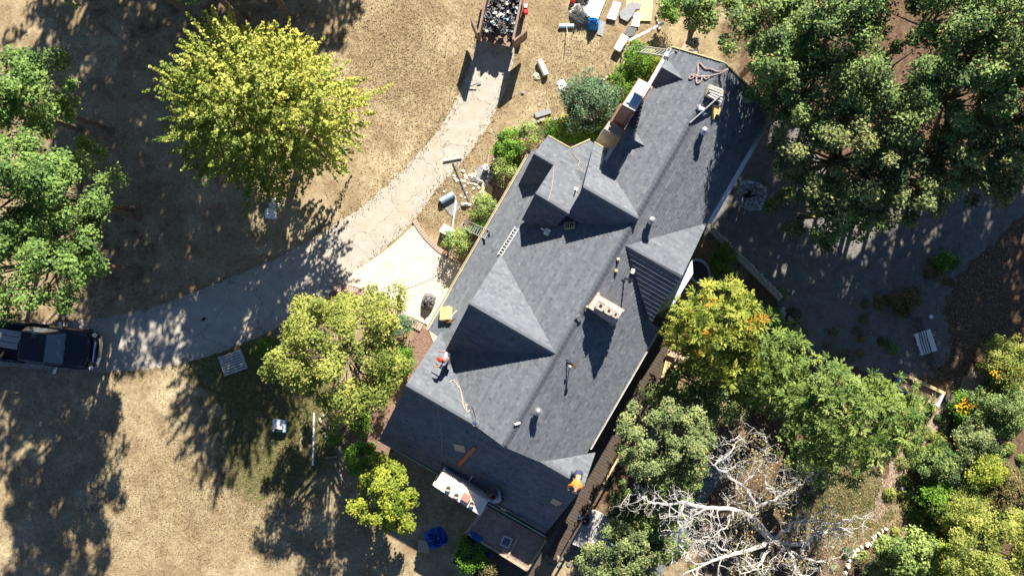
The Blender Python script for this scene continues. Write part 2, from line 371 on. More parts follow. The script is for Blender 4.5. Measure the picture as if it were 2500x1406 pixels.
# ---------------------------------------------------------------- house
HR = -R(30)
house = thing('house', 'large house with dark grey shingled roof of many gables', 'house', (0, 0, 0), HR)
def uv(px, py): return ((px-1250)*.8660254+(py-703)*.5, (px-1250)*.5-(py-703)*.8660254)
ML = (4.2325, .65, 0); MR = (8.0675, -.65, 0)
def on(pl, px, py, up=0):
    a, b, c = pl; v, u = uv(px, py); t = (38-a-up)/(1900+b*v+c*u); return (v*t, u*t, 38-1900*t)
def onw(pl, px, py, up=0):
    v, u, h = on(pl, px, py, up); return Matrix.Rotation(HR, 4, 'Z') @ Vector((v, u, h))
def hz(pl): return lambda x, y: pl[0]+pl[1]*x+pl[2]*y

def shingle_mat():
    m = bpy.data.materials.new('charcoal_shingle'); m.use_nodes = True
    N = m.node_tree.nodes; L = m.node_tree.links; b = N['Principled BSDF']; b.inputs['Roughness'].default_value = .85; b.inputs['Specular IOR Level'].default_value = .25
    a = N.new('ShaderNodeAttribute'); a.attribute_name = 'tone'
    cr = N.new('ShaderNodeValToRGB'); e = cr.color_ramp.elements
    e[0].position = 0; e[0].color = (.08, .091, .108, 1); e[1].position = 1; e[1].color = (.16, .173, .193, 1)
    L.new(a.outputs['Fac'], cr.inputs['Fac'])
    g = N.new('ShaderNodeNewGeometry'); n = N.new('ShaderNodeTexNoise'); n.inputs['Scale'].default_value = .8; n.inputs['Detail'].default_value = 8; n.inputs['Roughness'].default_value = .75
    L.new(g.outputs['Position'], n.inputs['Vector'])
    r2 = N.new('ShaderNodeValToRGB'); r2.color_ramp.elements[0].position = .3; r2.color_ramp.elements[0].color = (.94, .94, .95, 1); r2.color_ramp.elements[1].position = .7; r2.color_ramp.elements[1].color = (1.05, 1.05, 1.04, 1)
    L.new(n.outputs['Fac'], r2.inputs['Fac'])
    mx = N.new('ShaderNodeMix'); mx.data_type = 'RGBA'; mx.blend_type = 'MULTIPLY'; mx.inputs[0].default_value = 1
    L.new(cr.outputs[0], mx.inputs[6]); L.new(r2.outputs[0], mx.inputs[7]); L.new(mx.outputs[2], b.inputs['Base Color'])
    n2 = N.new('ShaderNodeTexNoise'); n2.inputs['Scale'].default_value = 60; L.new(g.outputs['Position'], n2.inputs['Vector'])
    bp = N.new('ShaderNodeBump'); bp.inputs['Strength'].default_value = .35; bp.inputs['Distance'].default_value = .01; L.new(n2.outputs['Fac'], bp.inputs['Height']); L.new(bp.outputs[0], b.inputs['Normal'])
    return m
M['shingle'] = shingle_mat()
def clip(poly, tri):
    out = poly
    for i in range(3):
        a, b = tri[i], tri[(i+1) % 3]; inp = out; out = []
        if not inp: break
        def sd(p): return (b[0]-a[0])*(p[1]-a[1])-(b[1]-a[1])*(p[0]-a[0])
        for j in range(len(inp)):
            p, q = inp[j], inp[(j+1) % len(inp)]; dp, dq = sd(p), sd(q)
            if dp >= -1e-9: out.append(p)
            if (dp > 1e-9 and dq < -1e-9) or (dp < -1e-9 and dq > 1e-9):
                t = dp/(dp-dq); out.append((p[0]+(q[0]-p[0])*t, p[1]+(q[1]-p[1])*t))
    return out
def slope(poly, pl, inset=.35, skirt=True, label=None, bottom=0.0, step=1.0, courses=.142):
    """one roof slope: deck, fascia, shingles; with the wall below it"""
    pts = [Vector((p[0], p[1], 0)) for p in poly]
    ar = sum(pts[i].x*pts[(i+1) % len(pts)].y-pts[(i+1) % len(pts)].x*pts[i].y for i in range(len(pts)))
    if ar < 0: pts = pts[::-1]
    f = hz(pl)
    deck = MB(); deck.prism(pts, lambda x, y: f(x, y)-.16, lambda x, y: f(x, y))
    d = deck.build('roof_slope', M['felt'] if inset < .2 else M['whitedirty'], house)
    if skirt:
        n = len(pts); q = []
        for i in range(n):
            p0, p1, p2 = pts[i-1], pts[i], pts[(i+1) % n]
            e1 = (p1-p0).normalized(); e2 = (p2-p1).normalized()
            n1 = Vector((-e1.y, e1.x, 0)); n2 = Vector((-e2.y, e2.x, 0)); bis = n1+n2
            k = inset/max(.35, bis.dot(n1)/1.0) if bis.length > .1 else inset
            q.append(p1+bis*k*1.0)
        MB().prism(q, bottom, lambda x, y: f(x, y)-.165).build('wall', M['wall'], house)
    # shingles
    m = math.hypot(pl[1], pl[2]); g = Vector((-pl[1]/m, -pl[2]/m)); t = Vector((-g.y, g.x))
    tris = [[(pts[i].x, pts[i].y) for i in tr] for tr in tessellate_polygon([pts])]
    T = []
    for tr in tris:
        l = [((Vector(p)).dot(t), (Vector(p)).dot(g)) for p in tr]
        if (l[1][0]-l[0][0])*(l[2][1]-l[0][1])-(l[1][1]-l[0][1])*(l[2][0]-l[0][0]) < 0: l = l[::-1]
        T.append(l)
    s0 = min(p[1] for l in T for p in l); s1 = max(p[1] for l in T for p in l)
    t0 = min(p[0] for l in T for p in l); t1 = max(p[0] for l in T for p in l)
    cs = courses/math.sqrt(1+m*m); V = []; F = []; tone = []
    s = s1; ct = 0
    while s > s0:
        lo = s; hi = s-cs; x = t0-rnd.random()*.3; ctone = rnd.gauss(0, .07)
        while x < t1:
            w = rnd.choice((.1, .13, .17, .22)); tn = min(1, max(0, .48+ctone+rnd.gauss(0, .15))); th = (.022+(.01 if rnd.random() < .5 and step < 2 else 0))*step
            cell = [(x, hi), (x+w, hi), (x+w, lo), (x, lo)]
            for l in T:
                if min(p[0] for p in l) > x+w or max(p[0] for p in l) < x or min(p[1] for p in l) > lo or max(p[1] for p in l) < hi: continue
                c = clip(cell, l)
                if len(c) < 3: continue
                b0 = len(V)
                for a_, b_ in c:
                    xy = t*a_+g*b_; V.append((xy.x, xy.y, f(xy.x, xy.y)+.003+th*(b_-hi)/cs+.002))
                F.append(tuple(range(b0, len(V)))); tone.append(tn)
                low = [(i, p) for i, p in enumerate(c) if abs(p[1]-lo) < 1e-6]
                if len(low) == 2:
                    i, j = low[0][0], low[1][0]; n0 = len(V)
                    for q_ in (low[0][1], low[1][1]):
                        xy = t*q_[0]+g*q_[1]; V.append((xy.x, xy.y, f(xy.x, xy.y)+.002))
                    F.append((b0+i, b0+j, n0+1, n0)); tone.append(0)
            x += w
        s = hi; ct += 1
    me = bpy.data.meshes.new('shingles'); me.from_pydata(V, [], F); me.materials.append(M['shingle'])
    a = me.attributes.new('tone', 'FLOAT', 'FACE'); a.data.foreach_set('value', tone)
    o = bpy.data.objects.new('shingles', me); COL.objects.link(o); o.parent = d; tag(o, kind='stuff')
    return d
def P(pl, *pts): return [on(pl, *p)[:2] for p in pts]
# main slopes
slope([(-2.34, -3.55), (-2.34, 5.88), (.7, 5.88), (.8, 5.9), (.8, 12.3), (2.95, 12.3), (2.95, -5.79), (-1.8, -5.79), (-1.8, -3.55)], ML, .4)
slope([(2.95, -5.79), (6.46, -5.79), (6.46, 1.72), (5.92, 1.72), (5.92, 12.3), (2.95, 12.3)], MR, .4)
# big left dormer
rA = -1.44
DAp = (6.13-1.07*1.44, 0, -1.07); DAm = (6.13+1.07*1.44, 0, 1.07)
slope([(-1.19, rA), (-1.17, 1.07), (2.93, rA)], DAp, .12, bottom=2.5)
slope([(-1.19, rA), (-1.17, rA-2.51), (2.93, rA)], DAm, .12, bottom=2.5)
# lower cross wing
Wp = (5.3-.9*5.77-.072, -.04, -.9); Wm = (5.3+.9*5.77-.072, -.04, .9)
slope([(-1.82, -5.77), (-1.8, -3.28), (1.9, -5.77)], Wp, .3)
slope([(4.75, -5.77), (6.8, -4.45), (6.85, -5.77)], Wp, .15)
slope([(-1.82, -5.77), (-1.8, -9.05), (7.0, -9.05), (6.85, -5.77)], Wm, .3)
# stepped gables of the upper left
LM = (4.4+.61*5.48, 0, -.61)
slope(P(LM, (1338, 331), (1393, 362), (1437, 342), (1465, 360), (1448, 470), (1388, 522), (1307, 473), (1351, 404), (1303, 376)), LM, .12)
GP = (6.4+1.03*4.97, 0, -1.03); GM = (6.4-1.12*4.97, 0, 1.12)
slope(P(GP, (1423, 458), (1451, 347), (1482, 365), (1484, 388), (1508, 443), (1560, 530), (1548, 530)), GP, .1)
gface = on(GM, 1423, 458)
slope([(gface[0], gface[1]), (gface[0]+.03, gface[1]-1.15), (gface[0]+1.2, gface[1]-1.15), (2.95, 4.6), (3.05, gface[1])], GM, .1)
r1 = on(LM, 1303, 376); r1b = on(LM, 1351, 404)
SM = (r1[2]-1.15*r1[1], 0, 1.15)
slope([(r1[0], r1[1]), (r1[0], r1[1]-1.3), (r1b[0]+.2, r1b[1]-1.3), (r1b[0], r1b[1])], SM, .1, bottom=1.0)
m1 = on(LM, 1307, 473); m2 = on(LM, 1388, 522)
MM = (m1[2]-1.4*m1[1], 0, 1.4)
slope([(m1[0], m1[1]), (m1[0], m1[1]-1.1), (m2[0]-.3, m1[1]-1.1), (m2[0], m2[1])], MM, .1, bottom=1.0)
# cross gable on the right
CU = 3.84
CP = (6.0+.63*CU, 0, -.63); CM = (6.0-.65*CU, 0, .65)
slope(P(CP, (1529, 600), (1535, 590), (1728, 541), (1666, 673)), CP, .12)
slope(P(CM, (1529, 602), (1666, 673), (1652, 694), (1626, 726), (1612, 750), (1589, 792)), CM, .12, step=2.2, courses=.2)
# small dormers
for yr in (11.12, 7.91):
    vr = 1.85; hr = 5.43; ve = .82
    slope([(ve, yr), (ve, yr+.74), (vr, yr)], (hr+.95*yr, 0, -.95), .05, bottom=3.5)
    slope([(ve, yr), (ve, yr-.74), (vr, yr)], (hr-.95*yr, 0, .95), .05, bottom=3.5)
# ridge caps
rc = MB()
def ridge(a, b, z):
    a = Vector((*a, z+.03)); b = Vector((*b, z+.03)); d = b-a; n = int(d.length/.2); ang = math.atan2(d.y, d.x)
    for i in range(n):
        p = a+d*((i+.5)/n); Mx = Matrix.Rotation(ang, 4, 'Z') @ Matrix.Rotation(R(2.5), 4, 'Y')
        for s in (-1, 1):
            rc.box(p+Vector((-math.sin(ang), math.cos(ang), 0))*s*.06+Vector((0, 0, -.022)), (.23, .13, .012), M=Mx @ Matrix.Rotation(-s*R(33), 4, 'X'))
ridge((2.95, -5.7), (2.95, 12.28), 6.15); ridge((-1.19, rA), (2.9, rA), 6.13); ridge((-1.8, -5.77), (1.6, -5.77), 5.3); ridge((4.8, -5.77), (6.83, -5.77), 5.0)
ridge((gface[0], gface[1]), (3.0, gface[1]), 6.4); ridge((3.2, CU), (5.7, CU), 6.0); ridge((r1[0], r1[1]), (r1b[0], r1b[1]), r1[2]); ridge((m1[0], m1[1]), (m2[0], m2[1]), m1[2])
tag(rc.build('ridge_caps', M['shingle'], house), kind='stuff')
# trim, gutters and drip edges
def trim(name, pts, w, h, m, label=None):
    mb = MB()
    for a, b in zip(pts[:-1], pts[1:]): mb.beam(a, b, w, h)
    o = mb.build(name, m, house)
    if label: o['label'] = label
    return o
def gutter(a, b, w=.13, m=None):
    a = Vector(a); b = Vector(b); d = (b-a).normalized(); n = Vector((d.y, -d.x, 0)); mb = MB()
    mb.beam(a, b, w, .012)
    for s in (-1, 1): mb.beam(a+n*s*w/2+Vector((0, 0, .05)), b+n*s*w/2+Vector((0, 0, .05)), .018, .1)
    for e_ in (a, b): mb.box(e_+Vector((0, 0, .05)), (w, .015, .1), rz=math.atan2(d.y, d.x)-math.pi/2)
    return mb.build('gutter', m or M['white'], house)
gutter((-2.42, -3.55, 2.56), (-2.42, 5.6, 2.56), .07, M['cream'])
gutter((.72, 8.5, 4.6), (.72, 12.25, 4.6), .12, M['white']); gutter((.72, 6.2, 4.6), (.72, 7.4, 4.6), .12, M['white'])
gutter((6.02, 6.75, 4.06), (6.02, 12.2, 4.06), .2, M['alu'])
gutter((6.54, -4.4, 3.68), (6.54, 1.6, 3.68), .05, M['whitedirty'])
trim('drip_edge', [(-1.86, -9.1, 2.28), (2.6, -9.1, 2.28), (7.0, -9.1, 2.28)], .06, .12, mat('green_drip_edge', (.25, .36, .3), .6, .1))
for pr in (((1338, 331), (1393, 362), (1439, 341)),): trim('drip_edge', [on(LM, *p, .02) for p in pr], .05, .1, M['yellowtrim'])
trim('drip_edge', [on(GP, 1451, 347, .02), on(GP, 1482, 365, .02)], .05, .1, M['yellowtrim'])
trim('drip_edge', [(.8, 12.33, 4.75), (2.95, 12.33, 6.15), (5.92, 12.33, 4.22)], .05, .12, M['yellowtrim'])
# bay beside the right gable
bay = [at(1690, 635, 3.3), at(1692, 668, 3.3), at(1644, 745, 3.3), at(1612, 760, 3.3), at(1598, 772, 3.3), at(1640, 690, 3.3)]
Mi = Matrix.Rotation(-HR, 4, 'Z')
bay = [Mi @ p for p in bay]
o = MB().prism(bay, 0, 3.25).build('bay_window', M['wall'], house)
MB().prism(bay, 3.252, 3.34).build('bay_roof', mat('pale_metal_roof', (.42, .5, .55), .45, .08, 3), o)
# windows and doors on walls (seen from the side only)
for (x, y, w, dirx) in ((-1.945, .5, 1.4, 0), (-1.945, 3.2, 1.4, 0), (-1.945, -2.2, 1.0, 0)):
    f_ = MB().box((x, y, 1.5), (.08, w, 1.3)).build('window', M['white'], house)
    MB().box((x-.045, y, 1.5), (.02, w-.16, 1.14)).build('pane', M['glass'], f_)
for (x, y) in ((0.5, -8.62), (3.2, -8.62)):
    f_ = MB().box((x, y-.13, 1.3), (1.2, .08, 1.2)).build('window', M['white'], house)
    MB().box((x, y-.175, 1.3), (1.04, .02, 1.04)).build('pane', M['glass'], f_)

# chimneys: parts of the house
def bricked(parent_name, corners, z0, z1, m, label, capm, over=.03, capt=.12, big=.2, rows=None, bottom_scale=None):
    """corners in world at top height, order around"""
    c = sum((p for p in corners), Vector())/4; pts = [Mi @ p for p in corners]
    cc = sum(pts, Vector())/4
    core = MB().prism([cc+(p-cc)*.97 for p in pts], z0, z1-capt)
    o = core.build(parent_name, M['mortar'], house); o['label'] = label
    bl = MB()
    z = z1-capt-.075
    k = 0
    while z > max(z0, z1-3.2):
        for i in range(4):
            a, b = pts[i], pts[(i+1) % 4]; d = b-a; n = max(2, int(d.length/.215)); a_ = Vector((a.x, a.y, 0)); dd = Vector((d.x, d.y, 0))
            for j in range(n):
                t = (j+.5+(.5 if k % 2 else 0))/n
                if t > 1: continue
                p = a_+dd*t; bl.box((p.x, p.y, z), (dd.length/n-.012, .1, .064), rz=math.atan2(d.y, d.x))
        z -= .076; k += 1
    b = bl.build('bricks', m, o); tag(b, kind='stuff')
    MB().prism([cc+(p-cc)*(1+over) for p in pts], z1-capt, z1).build('chimney_cap', capm, o)
    return o, cc
def rectc(c4, h): return [at(x, y, h) for x, y in c4]
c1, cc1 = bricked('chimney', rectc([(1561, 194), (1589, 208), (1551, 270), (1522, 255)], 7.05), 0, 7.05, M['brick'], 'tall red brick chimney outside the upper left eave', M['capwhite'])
z = 7.05
MB().prism([cc1+(p-cc1)*.78 for p in [Mi @ q for q in rectc([(1561, 194), (1589, 208), (1551, 270), (1522, 255)], z)]], z+.002, z+.05).build('metal_pan', M['bluegrey'], c1)
MB().box(cc1+Vector((0, .18, .33)), (.42, .5, .05)).box(cc1+Vector((0, .18, .16)), (.3, .36, .28)).build('flue_cover', M['alu'], c1)
MB().box((cc1.x-.05, cc1.y-.95, 2.1), (1.0, .5, 4.2), taper=.8).build('chimney_shoulder', M['stone'], c1)
q2 = [(1460, 722), (1520, 756), (1499, 790), (1439, 751)]
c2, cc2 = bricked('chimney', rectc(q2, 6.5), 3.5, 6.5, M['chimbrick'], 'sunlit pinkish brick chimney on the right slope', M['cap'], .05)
for dx, s, hgt in ((-.28, .3, .28), (.12, .26, .16), (.42, .22, .22)):
    f_ = MB()
    for sx, sy, w, d in ((-1, 0, .05, s), (1, 0, .05, s), (0, -1, s, .05), (0, 1, s, .05)): f_.box(cc2+Vector((dx+sx*s/2, sy*s/2, hgt/2+.003)), (w+.001*sx, d, hgt))
    f_.build('flue', M['pot'], c2)
    MB().box(cc2+Vector((dx, 0, hgt*.5)), (s*.85, s*.85, hgt*.9)).build('flue_fill', M['pot'], c2); MB().box(cc2+Vector((dx, 0, hgt*.96)), (s*.4, s*.4, .03)).build('flue_opening', M['black'], c2)
q3 = [(1081, 1154), (1190, 1222), (1172, 1257), (1061, 1187)]
c3, cc3 = bricked('chimney', rectc(q3, 3.5), 0, 3.5, M['capwhite'], 'long pale stone chimney with a bright cap at the lower eave', M['capwhite'], .02)
for dx, dy, kind in ((-.62, -.05, 0), (-.15, -.15, 0), (.25, .0, 1), (.62, -.12, 0)):
    f_ = MB()
    if kind: f_.box(cc3+Vector((dx, dy, .1)), (.36, .32, .2)); f_.build('flue_cover', M['clay'], c3)
    else: f_.lathe([(.11, .003), (.12, .16), (.1, .16), (.09, .05)], cc3+Vector((dx, dy, 0)), 12); f_.build('chimney_pot', M['pot'], c3)

# side deck
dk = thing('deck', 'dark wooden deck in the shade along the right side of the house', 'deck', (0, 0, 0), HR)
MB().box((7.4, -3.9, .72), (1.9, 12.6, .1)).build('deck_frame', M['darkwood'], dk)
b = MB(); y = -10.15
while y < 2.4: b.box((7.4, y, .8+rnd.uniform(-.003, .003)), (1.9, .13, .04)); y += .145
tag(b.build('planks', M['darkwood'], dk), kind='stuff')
for yy in (-10, -7, -4, -1, 2): MB().box((8.3, yy, .45), (.1, .1, 1.9)).build('post', M['wood'], dk)
MB().beam((8.32, -5.8, 1.42), (8.32, -2.6, 1.42), .09, .06).build('rail', M['tanwood'], dk)
MB().beam((8.32, -2.5, 1.42), (8.32, 2.2, 1.42), .09, .06).build('rail', M['wood'], dk)
MB().beam((8.32, -10.1, 1.42), (8.32, -5.9, 1.42), .09, .06).build('rail', M['darkwood'], dk)
st = MB()
for i in range(7): st.box((8.7+i*.28, -8.2, .72-i*.1), (.26, 1.9, .05))
for s in (-1, 1): st.beam((8.45, -8.2+s*.92, .68), (10.6, -8.2+s*.92, -.06), .06, .2)
st.build('steps', M['greywood'], dk)
bmn = MB().beam(at(1418, 1193, 2.3), at(1270, 1450, 2.3), .2, .14)
bo = bmn.build('deck_beam', M['darkwood']); tag(bo, 'long brown roof beam running down from the orange shirted worker', 'beam')
for a, b_ in (((1418, 1193), (1270, 1450)),):
    for t in (.1, .55, .95):
        p = Vector(at(a[0]+(b_[0]-a[0])*t, a[1]+(b_[1]-a[1])*t, 2.2)); MB().box((p.x, p.y, 1.1), (.12, .12, 2.2)).build('post', M['wood'], bo)
# orange boards and rail near bright pine
o = thing('lumber_stack', 'orange wooden boards half hidden under the yellow green tree', 'lumber', at(1640, 885, .6))
for i in range(4):
    MB().beam((-.5+i*.16, -.7, .3+.01*i), (-.2+i*.16, .5, .3+.01*i), .14, .05).build('board', M['tanwood'], o)
MB().beam((-.3, .62, .55), (.75, .1, .55), .16, .08).build('rail', M['paver'], o)
MB().box((0, 0, -.15), (.9, 1.1, .8)).build('support', M['darkwood'], o)

# terrace at the bottom
M['gravelroof'] = mat('brown_gravel', (.2, .14, .105), .95, .3, 5, .6, col2=(.36, .28, .23), scale2=40)
tz = 1.5
tpx = [(1188, 1234), (1334, 1318), (1286, 1391), (1140, 1300)]
ter = thing('terrace', 'raised brown terrace with low walls below the long pale chimney', 'terrace', at(1240, 1320, 0))
tl = ter.location
MB().prism([at(x, y, tz)-tl for x, y in tpx], 0, tz).build('terrace_floor', M['gravelroof'], ter)
for a, b_ in (((1190, 1234), (1140, 1300)), ((1140, 1300), (1286, 1391)), ((1268, 1305), (1240, 1357)), ((1286, 1391), (1334, 1318))):
    MB().beam(at(*a, tz+.04)-tl, at(*b_, tz+.04)-tl, .09, .1).build('edge_board', M['wood'], ter)
lz = .7
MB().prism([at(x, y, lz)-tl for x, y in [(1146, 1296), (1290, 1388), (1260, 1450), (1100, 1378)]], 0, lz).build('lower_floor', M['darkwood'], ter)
for a, b_ in (((1144, 1290), (1100, 1372)), ((1100, 1372), (1180, 1425))):
    MB().beam(at(*a, lz+.12)-tl, at(*b_, lz+.12)-tl, .16, .26).build('edge_wall', M['wood'], ter)
h_ = thing('skylight_hatch', 'small square hatch with pale frame and dark pane on the brown terrace', 'hatch', at(1236, 1321, tz+.005), HR+.1)
fr = MB()
for sx, sy, w, d in ((-1, 0, .06, .5), (1, 0, .06, .5), (0, -1, .36, .06), (0, 1, .36, .06)): fr.box((sx*.2, sy*.22, .04), (w, d, .08))
fr.build('frame', M['alu'], h_); MB().box((0, 0, .03), (.34, .38, .03)).build('pane', M['glass'], h_)

# ---------------------------------------------------------------- foliage
LM_ = {
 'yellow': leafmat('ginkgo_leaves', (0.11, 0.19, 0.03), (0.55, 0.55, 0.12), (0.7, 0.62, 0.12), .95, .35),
 'green': leafmat('green_leaves', (0.05, 0.11, 0.025), (0.24, 0.36, 0.09), (0.26, 0.36, 0.09), .95, .3),
 'oak': leafmat('oak_leaves', (0.045, 0.09, 0.03), (0.26, 0.36, 0.1), (0.45, 0.34, 0.1), .985, .22),
 'oaklight': leafmat('pale_oak_leaves', (0.045, 0.08, 0.03), (0.34, 0.38, 0.13), (0.55, 0.36, 0.1), .97, .25),
 'mid': leafmat('olive_leaves', (0.096, 0.144, 0.024), (0.408, 0.432, 0.096), (0.432, 0.360, 0.120), .96, .3),
 'lime': leafmat('lime_leaves', (0.096, 0.156, 0.018), (0.432, 0.480, 0.060), (0.384, 0.264, 0.048), .96, .3),
 'hickory': leafmat('yellow_green_leaflets', (0.08, 0.14, 0.02), (0.42, 0.45, 0.07), (0.55, 0.32, 0.05), .965, .35),
 'hickory2': leafmat('green_leaflets', (0.06, 0.12, 0.025), (0.29, 0.38, 0.09), (0.35, 0.4, 0.12), .96, .35),
 'greygreen': leafmat('grey_green_leaves', (0.072, 0.108, 0.042), (0.300, 0.360, 0.132), (0.480, 0.264, 0.096), .985, .2),
 'shrub': leafmat('shrub_leaves', (0.036, 0.096, 0.014), (0.192, 0.360, 0.036), (0.192, 0.288, 0.036), .95, .25),
 'bluegreen': leafmat('blue_green_leaves', (0.036, 0.072, 0.036), (0.144, 0.240, 0.120), (0.300, 0.360, 0.216), .95, .2),
 'palegreen': leafmat('pale_shrub_leaves', (0.096, 0.156, 0.042), (0.360, 0.456, 0.120), (0.360, 0.396, 0.144), .95, .25),
 'brown': leafmat('dry_bush_leaves', (0.072, 0.072, 0.024), (0.264, 0.216, 0.084), (0.360, 0.192, 0.060), .95, .2),
 'cut': leafmat('sparse_tan_leaves', (0.144, 0.144, 0.060), (0.384, 0.336, 0.144), (0.540, 0.336, 0.096), .9, .2),
}
def unit(a): return a/np.maximum(1e-6, np.linalg.norm(a, axis=1, keepdims=True))
def leaves(name, P_, N_, S_, tone, m, parent, asp=.6, T_=None, fromBase=False):
    n = len(P_); N_ = unit(N_)
    if T_ is None:
        T_ = unit(np.cross(N_, rng.normal(size=(n, 3))))
    else:
        T_ = unit(T_)
    B_ = unit(np.cross(N_, T_)); N_ = np.cross(T_, B_)
    s = S_[:, None]
    c = P_ + (T_*s*.5 if fromBase else 0)
    V = np.stack([c-T_*s*.5, c+B_*s*asp*.5+N_*s*.1, c+T_*s*.5-N_*s*.06, c-B_*s*asp*.5+N_*s*.1], 1).reshape(-1, 3)
    me = bpy.data.meshes.new(name); me.vertices.add(4*n); me.vertices.foreach_set('co', V.astype(np.float32).ravel())
    me.loops.add(4*n); me.loops.foreach_set('vertex_index', np.arange(4*n, dtype=np.int32))
    me.polygons.add(n); me.polygons.foreach_set('loop_start', np.arange(0, 4*n, 4, dtype=np.int32)); me.polygons.foreach_set('loop_total', np.full(n, 4, dtype=np.int32))
    me.update(calc_edges=True); me.materials.append(m)
    a = me.attributes.new('tone', 'FLOAT', 'FACE'); a.data.foreach_set('value', np.clip(tone, 0, 1).astype(np.float32))
    o = bpy.data.objects.new(name, me); COL.objects.link(o)
    if parent: o.parent = parent
    return o
def clump_centres(n, rad, low=-.35, fill=.45):
    d = unit(rng.normal(size=(n*3, 3))); d = d[d[:, 2] > low][:n]
    ph = rng.uniform(0, 6.28, 4); az = np.arctan2(d[:, 1], d[:, 0])
    lob = 1+.13*np.sin(3*az+ph[0])+.1*np.sin(5*az+ph[1])+.07*np.sin(8*az+ph[2])+.1*np.sin(4*d[:, 2]*2+ph[3])
    r = (1-fill*rng.random(len(d))**1.6)*lob
    return d*r[:, None]*np.array(rad), d
def tree(label, px, py, rx, ry, hc, rz, style='oak', kind='broad', n=None, dens=1.0, cat='tree', name='tree', group=None, leaf=.15, low=-.35, nc=None, trunk=True, crs=None, fill=.45, lean=(0, 0)):
    c = at(px, py, hc); k = (H-hc)/(50*H); R3 = (rx*k, ry*k, rz)
    t = thing(name, label, cat, (c.x, c.y, 0), 0, group)
    area = math.pi*R3[0]*R3[1]
    off = np.array([0, 0, hc]); r0 = (R3[0]+R3[1])/2
    lift = lambda C: C+off
    tips = []
    if kind == 'broad':
        nc = nc or int(max(24, area*6)); cs, d = clump_centres(nc, R3, low, fill); nc = len(cs)
        rc_ = (crs or (.27+.13*r0**.5))*rng.uniform(.6, 1.3, nc)
        N = int(n or area*1150*dens); idx = rng.integers(0, nc, N)
        # every clump is a spray: a few twigs fanning outward with leaves along them
        dd = unit(rng.normal(size=(N, 3))+d[idx]*.6+np.array([0, 0, .45]))
        pos = cs[idx]+dd*(rc_[idx]*(.35+.65*rng.random(N)**.5))[:, None]*np.array([1, 1, .75])
        pos += rng.normal(size=(N, 3))*.07
        nr = unit(dd*.5+np.array([SX*.2, SY*.2, .75])+rng.normal(size=(N, 3))*.45)
        tn = .45+.22*rng.normal(size=nc)[idx]+.18*rng.normal(size=N)
        acc = rng.random(N) < .012; tn = np.where(tn > .93, .85, tn); tn = np.where(acc, 1, tn)
        S = leaf*rng.uniform(.6, 1.3, N)
        leaves('crown', lift(pos), nr, S, tn, LM_[style], t, .62)
        tips = cs
    elif kind == 'shoots':
        ns = int(area*13*dens); d = unit(rng.normal(size=(ns*3, 3))); d = d[d[:, 2] > -.9][:ns]; ns = len(d)
        az = np.arctan2(d[:, 1], d[:, 0]); lob = 1+.1*np.sin(3*az+1.2)+.08*np.sin(7*az)+.06*rng.normal(size=ns)
        hf = np.where(d[:, 2] < 0, 1.12*(1-np.abs(d[:, 2])**3)/np.sqrt(1-np.minimum(.99, d[:, 2]**2)), 1.0); ds = d*np.stack([hf, hf, np.ones(ns)], 1)
        base = ds*(np.array(R3)*(.2+.62*rng.random((ns, 1))**.6))*lob[:, None]
        grow = unit(d+np.array([0, 0, .45])+rng.normal(size=(ns, 3))*.28); ln = rng.uniform(.7, 1.9, ns)*r0/5
        per = 44; N = ns*per; idx = np.repeat(np.arange(ns), per); f = rng.random(N)
        f = (np.floor(f*12)+.5+rng.normal(size=N)*.16)/12
        cur = grow[idx]*(f*ln[idx])[:, None]; cur[:, 2] -= .14*(f**2)*ln[idx]
        pos = base[idx]+cur+rng.normal(size=(N, 3))*(.075*(1.25-f))[:, None]
        nr = unit(rng.normal(size=(N, 3))*.6+np.array([SX*.2, SY*.2, .8])+grow[idx]*.2)
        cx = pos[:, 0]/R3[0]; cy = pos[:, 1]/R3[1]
        tn = .42+.22*cx+.24*cy+.14*rng.normal(size=ns)[idx]+.13*rng.normal(size=N)  # darker and greener toward lower left: the crown's shaded side painted into leaf tone
        S = leaf*rng.uniform(.6, 1.3, N)
        leaves('crown', lift(pos), nr, S, tn, LM_[style], t, .8)
        tips = base[::6]
    elif kind == 'rosette':
        ns = int(area*17*dens); cs, d = clump_centres(ns, R3, low, .5); ns = len(cs)
        per = 13; idx = np.repeat(np.arange(ns), per); N = ns*per
        ax = unit(d*.7+np.array([0, 0, .8])+rng.normal(size=(ns, 3))*.3)[idx]
        tg = unit(np.cross(ax, rng.normal(size=(N, 3)))); tg = unit(tg+ax*rng.uniform(-.15, .8, N)[:, None])
        L_ = rng.uniform(.2, .42, ns)[idx]*rng.uniform(.8, 1.15, N)
        # each frond carries leaflets
        q = 3; idf = np.repeat(np.arange(N), q); fr = np.tile(np.array([.25, .6, .95]), N); side = np.tile(np.array([1, -1, 0.]), N)
        sidev = unit(np.cross(tg, ax))[idf]
        pos = cs[idx][idf]+tg[idf]*(L_[idf]*fr*.75)[:, None]-np.array([0, 0, 1])*(fr**2*.07)[:, None]
        T = unit(tg[idf]+sidev*side[:, None]*.5)
        tn = .45+.2*rng.normal(size=ns)[idx][idf]+.12*rng.normal(size=len(pos))
        acc = (rng.random(ns) < .025)[idx][idf]; tn = np.where(tn > .93, .85, tn); tn = np.where(acc, 1, tn)
        leaves('crown', lift(pos), ax[idf]+rng.normal(size=(len(pos), 3))*.25, L_[idf]*.62, tn, LM_[style], t, .36, T, True)
        tips = cs
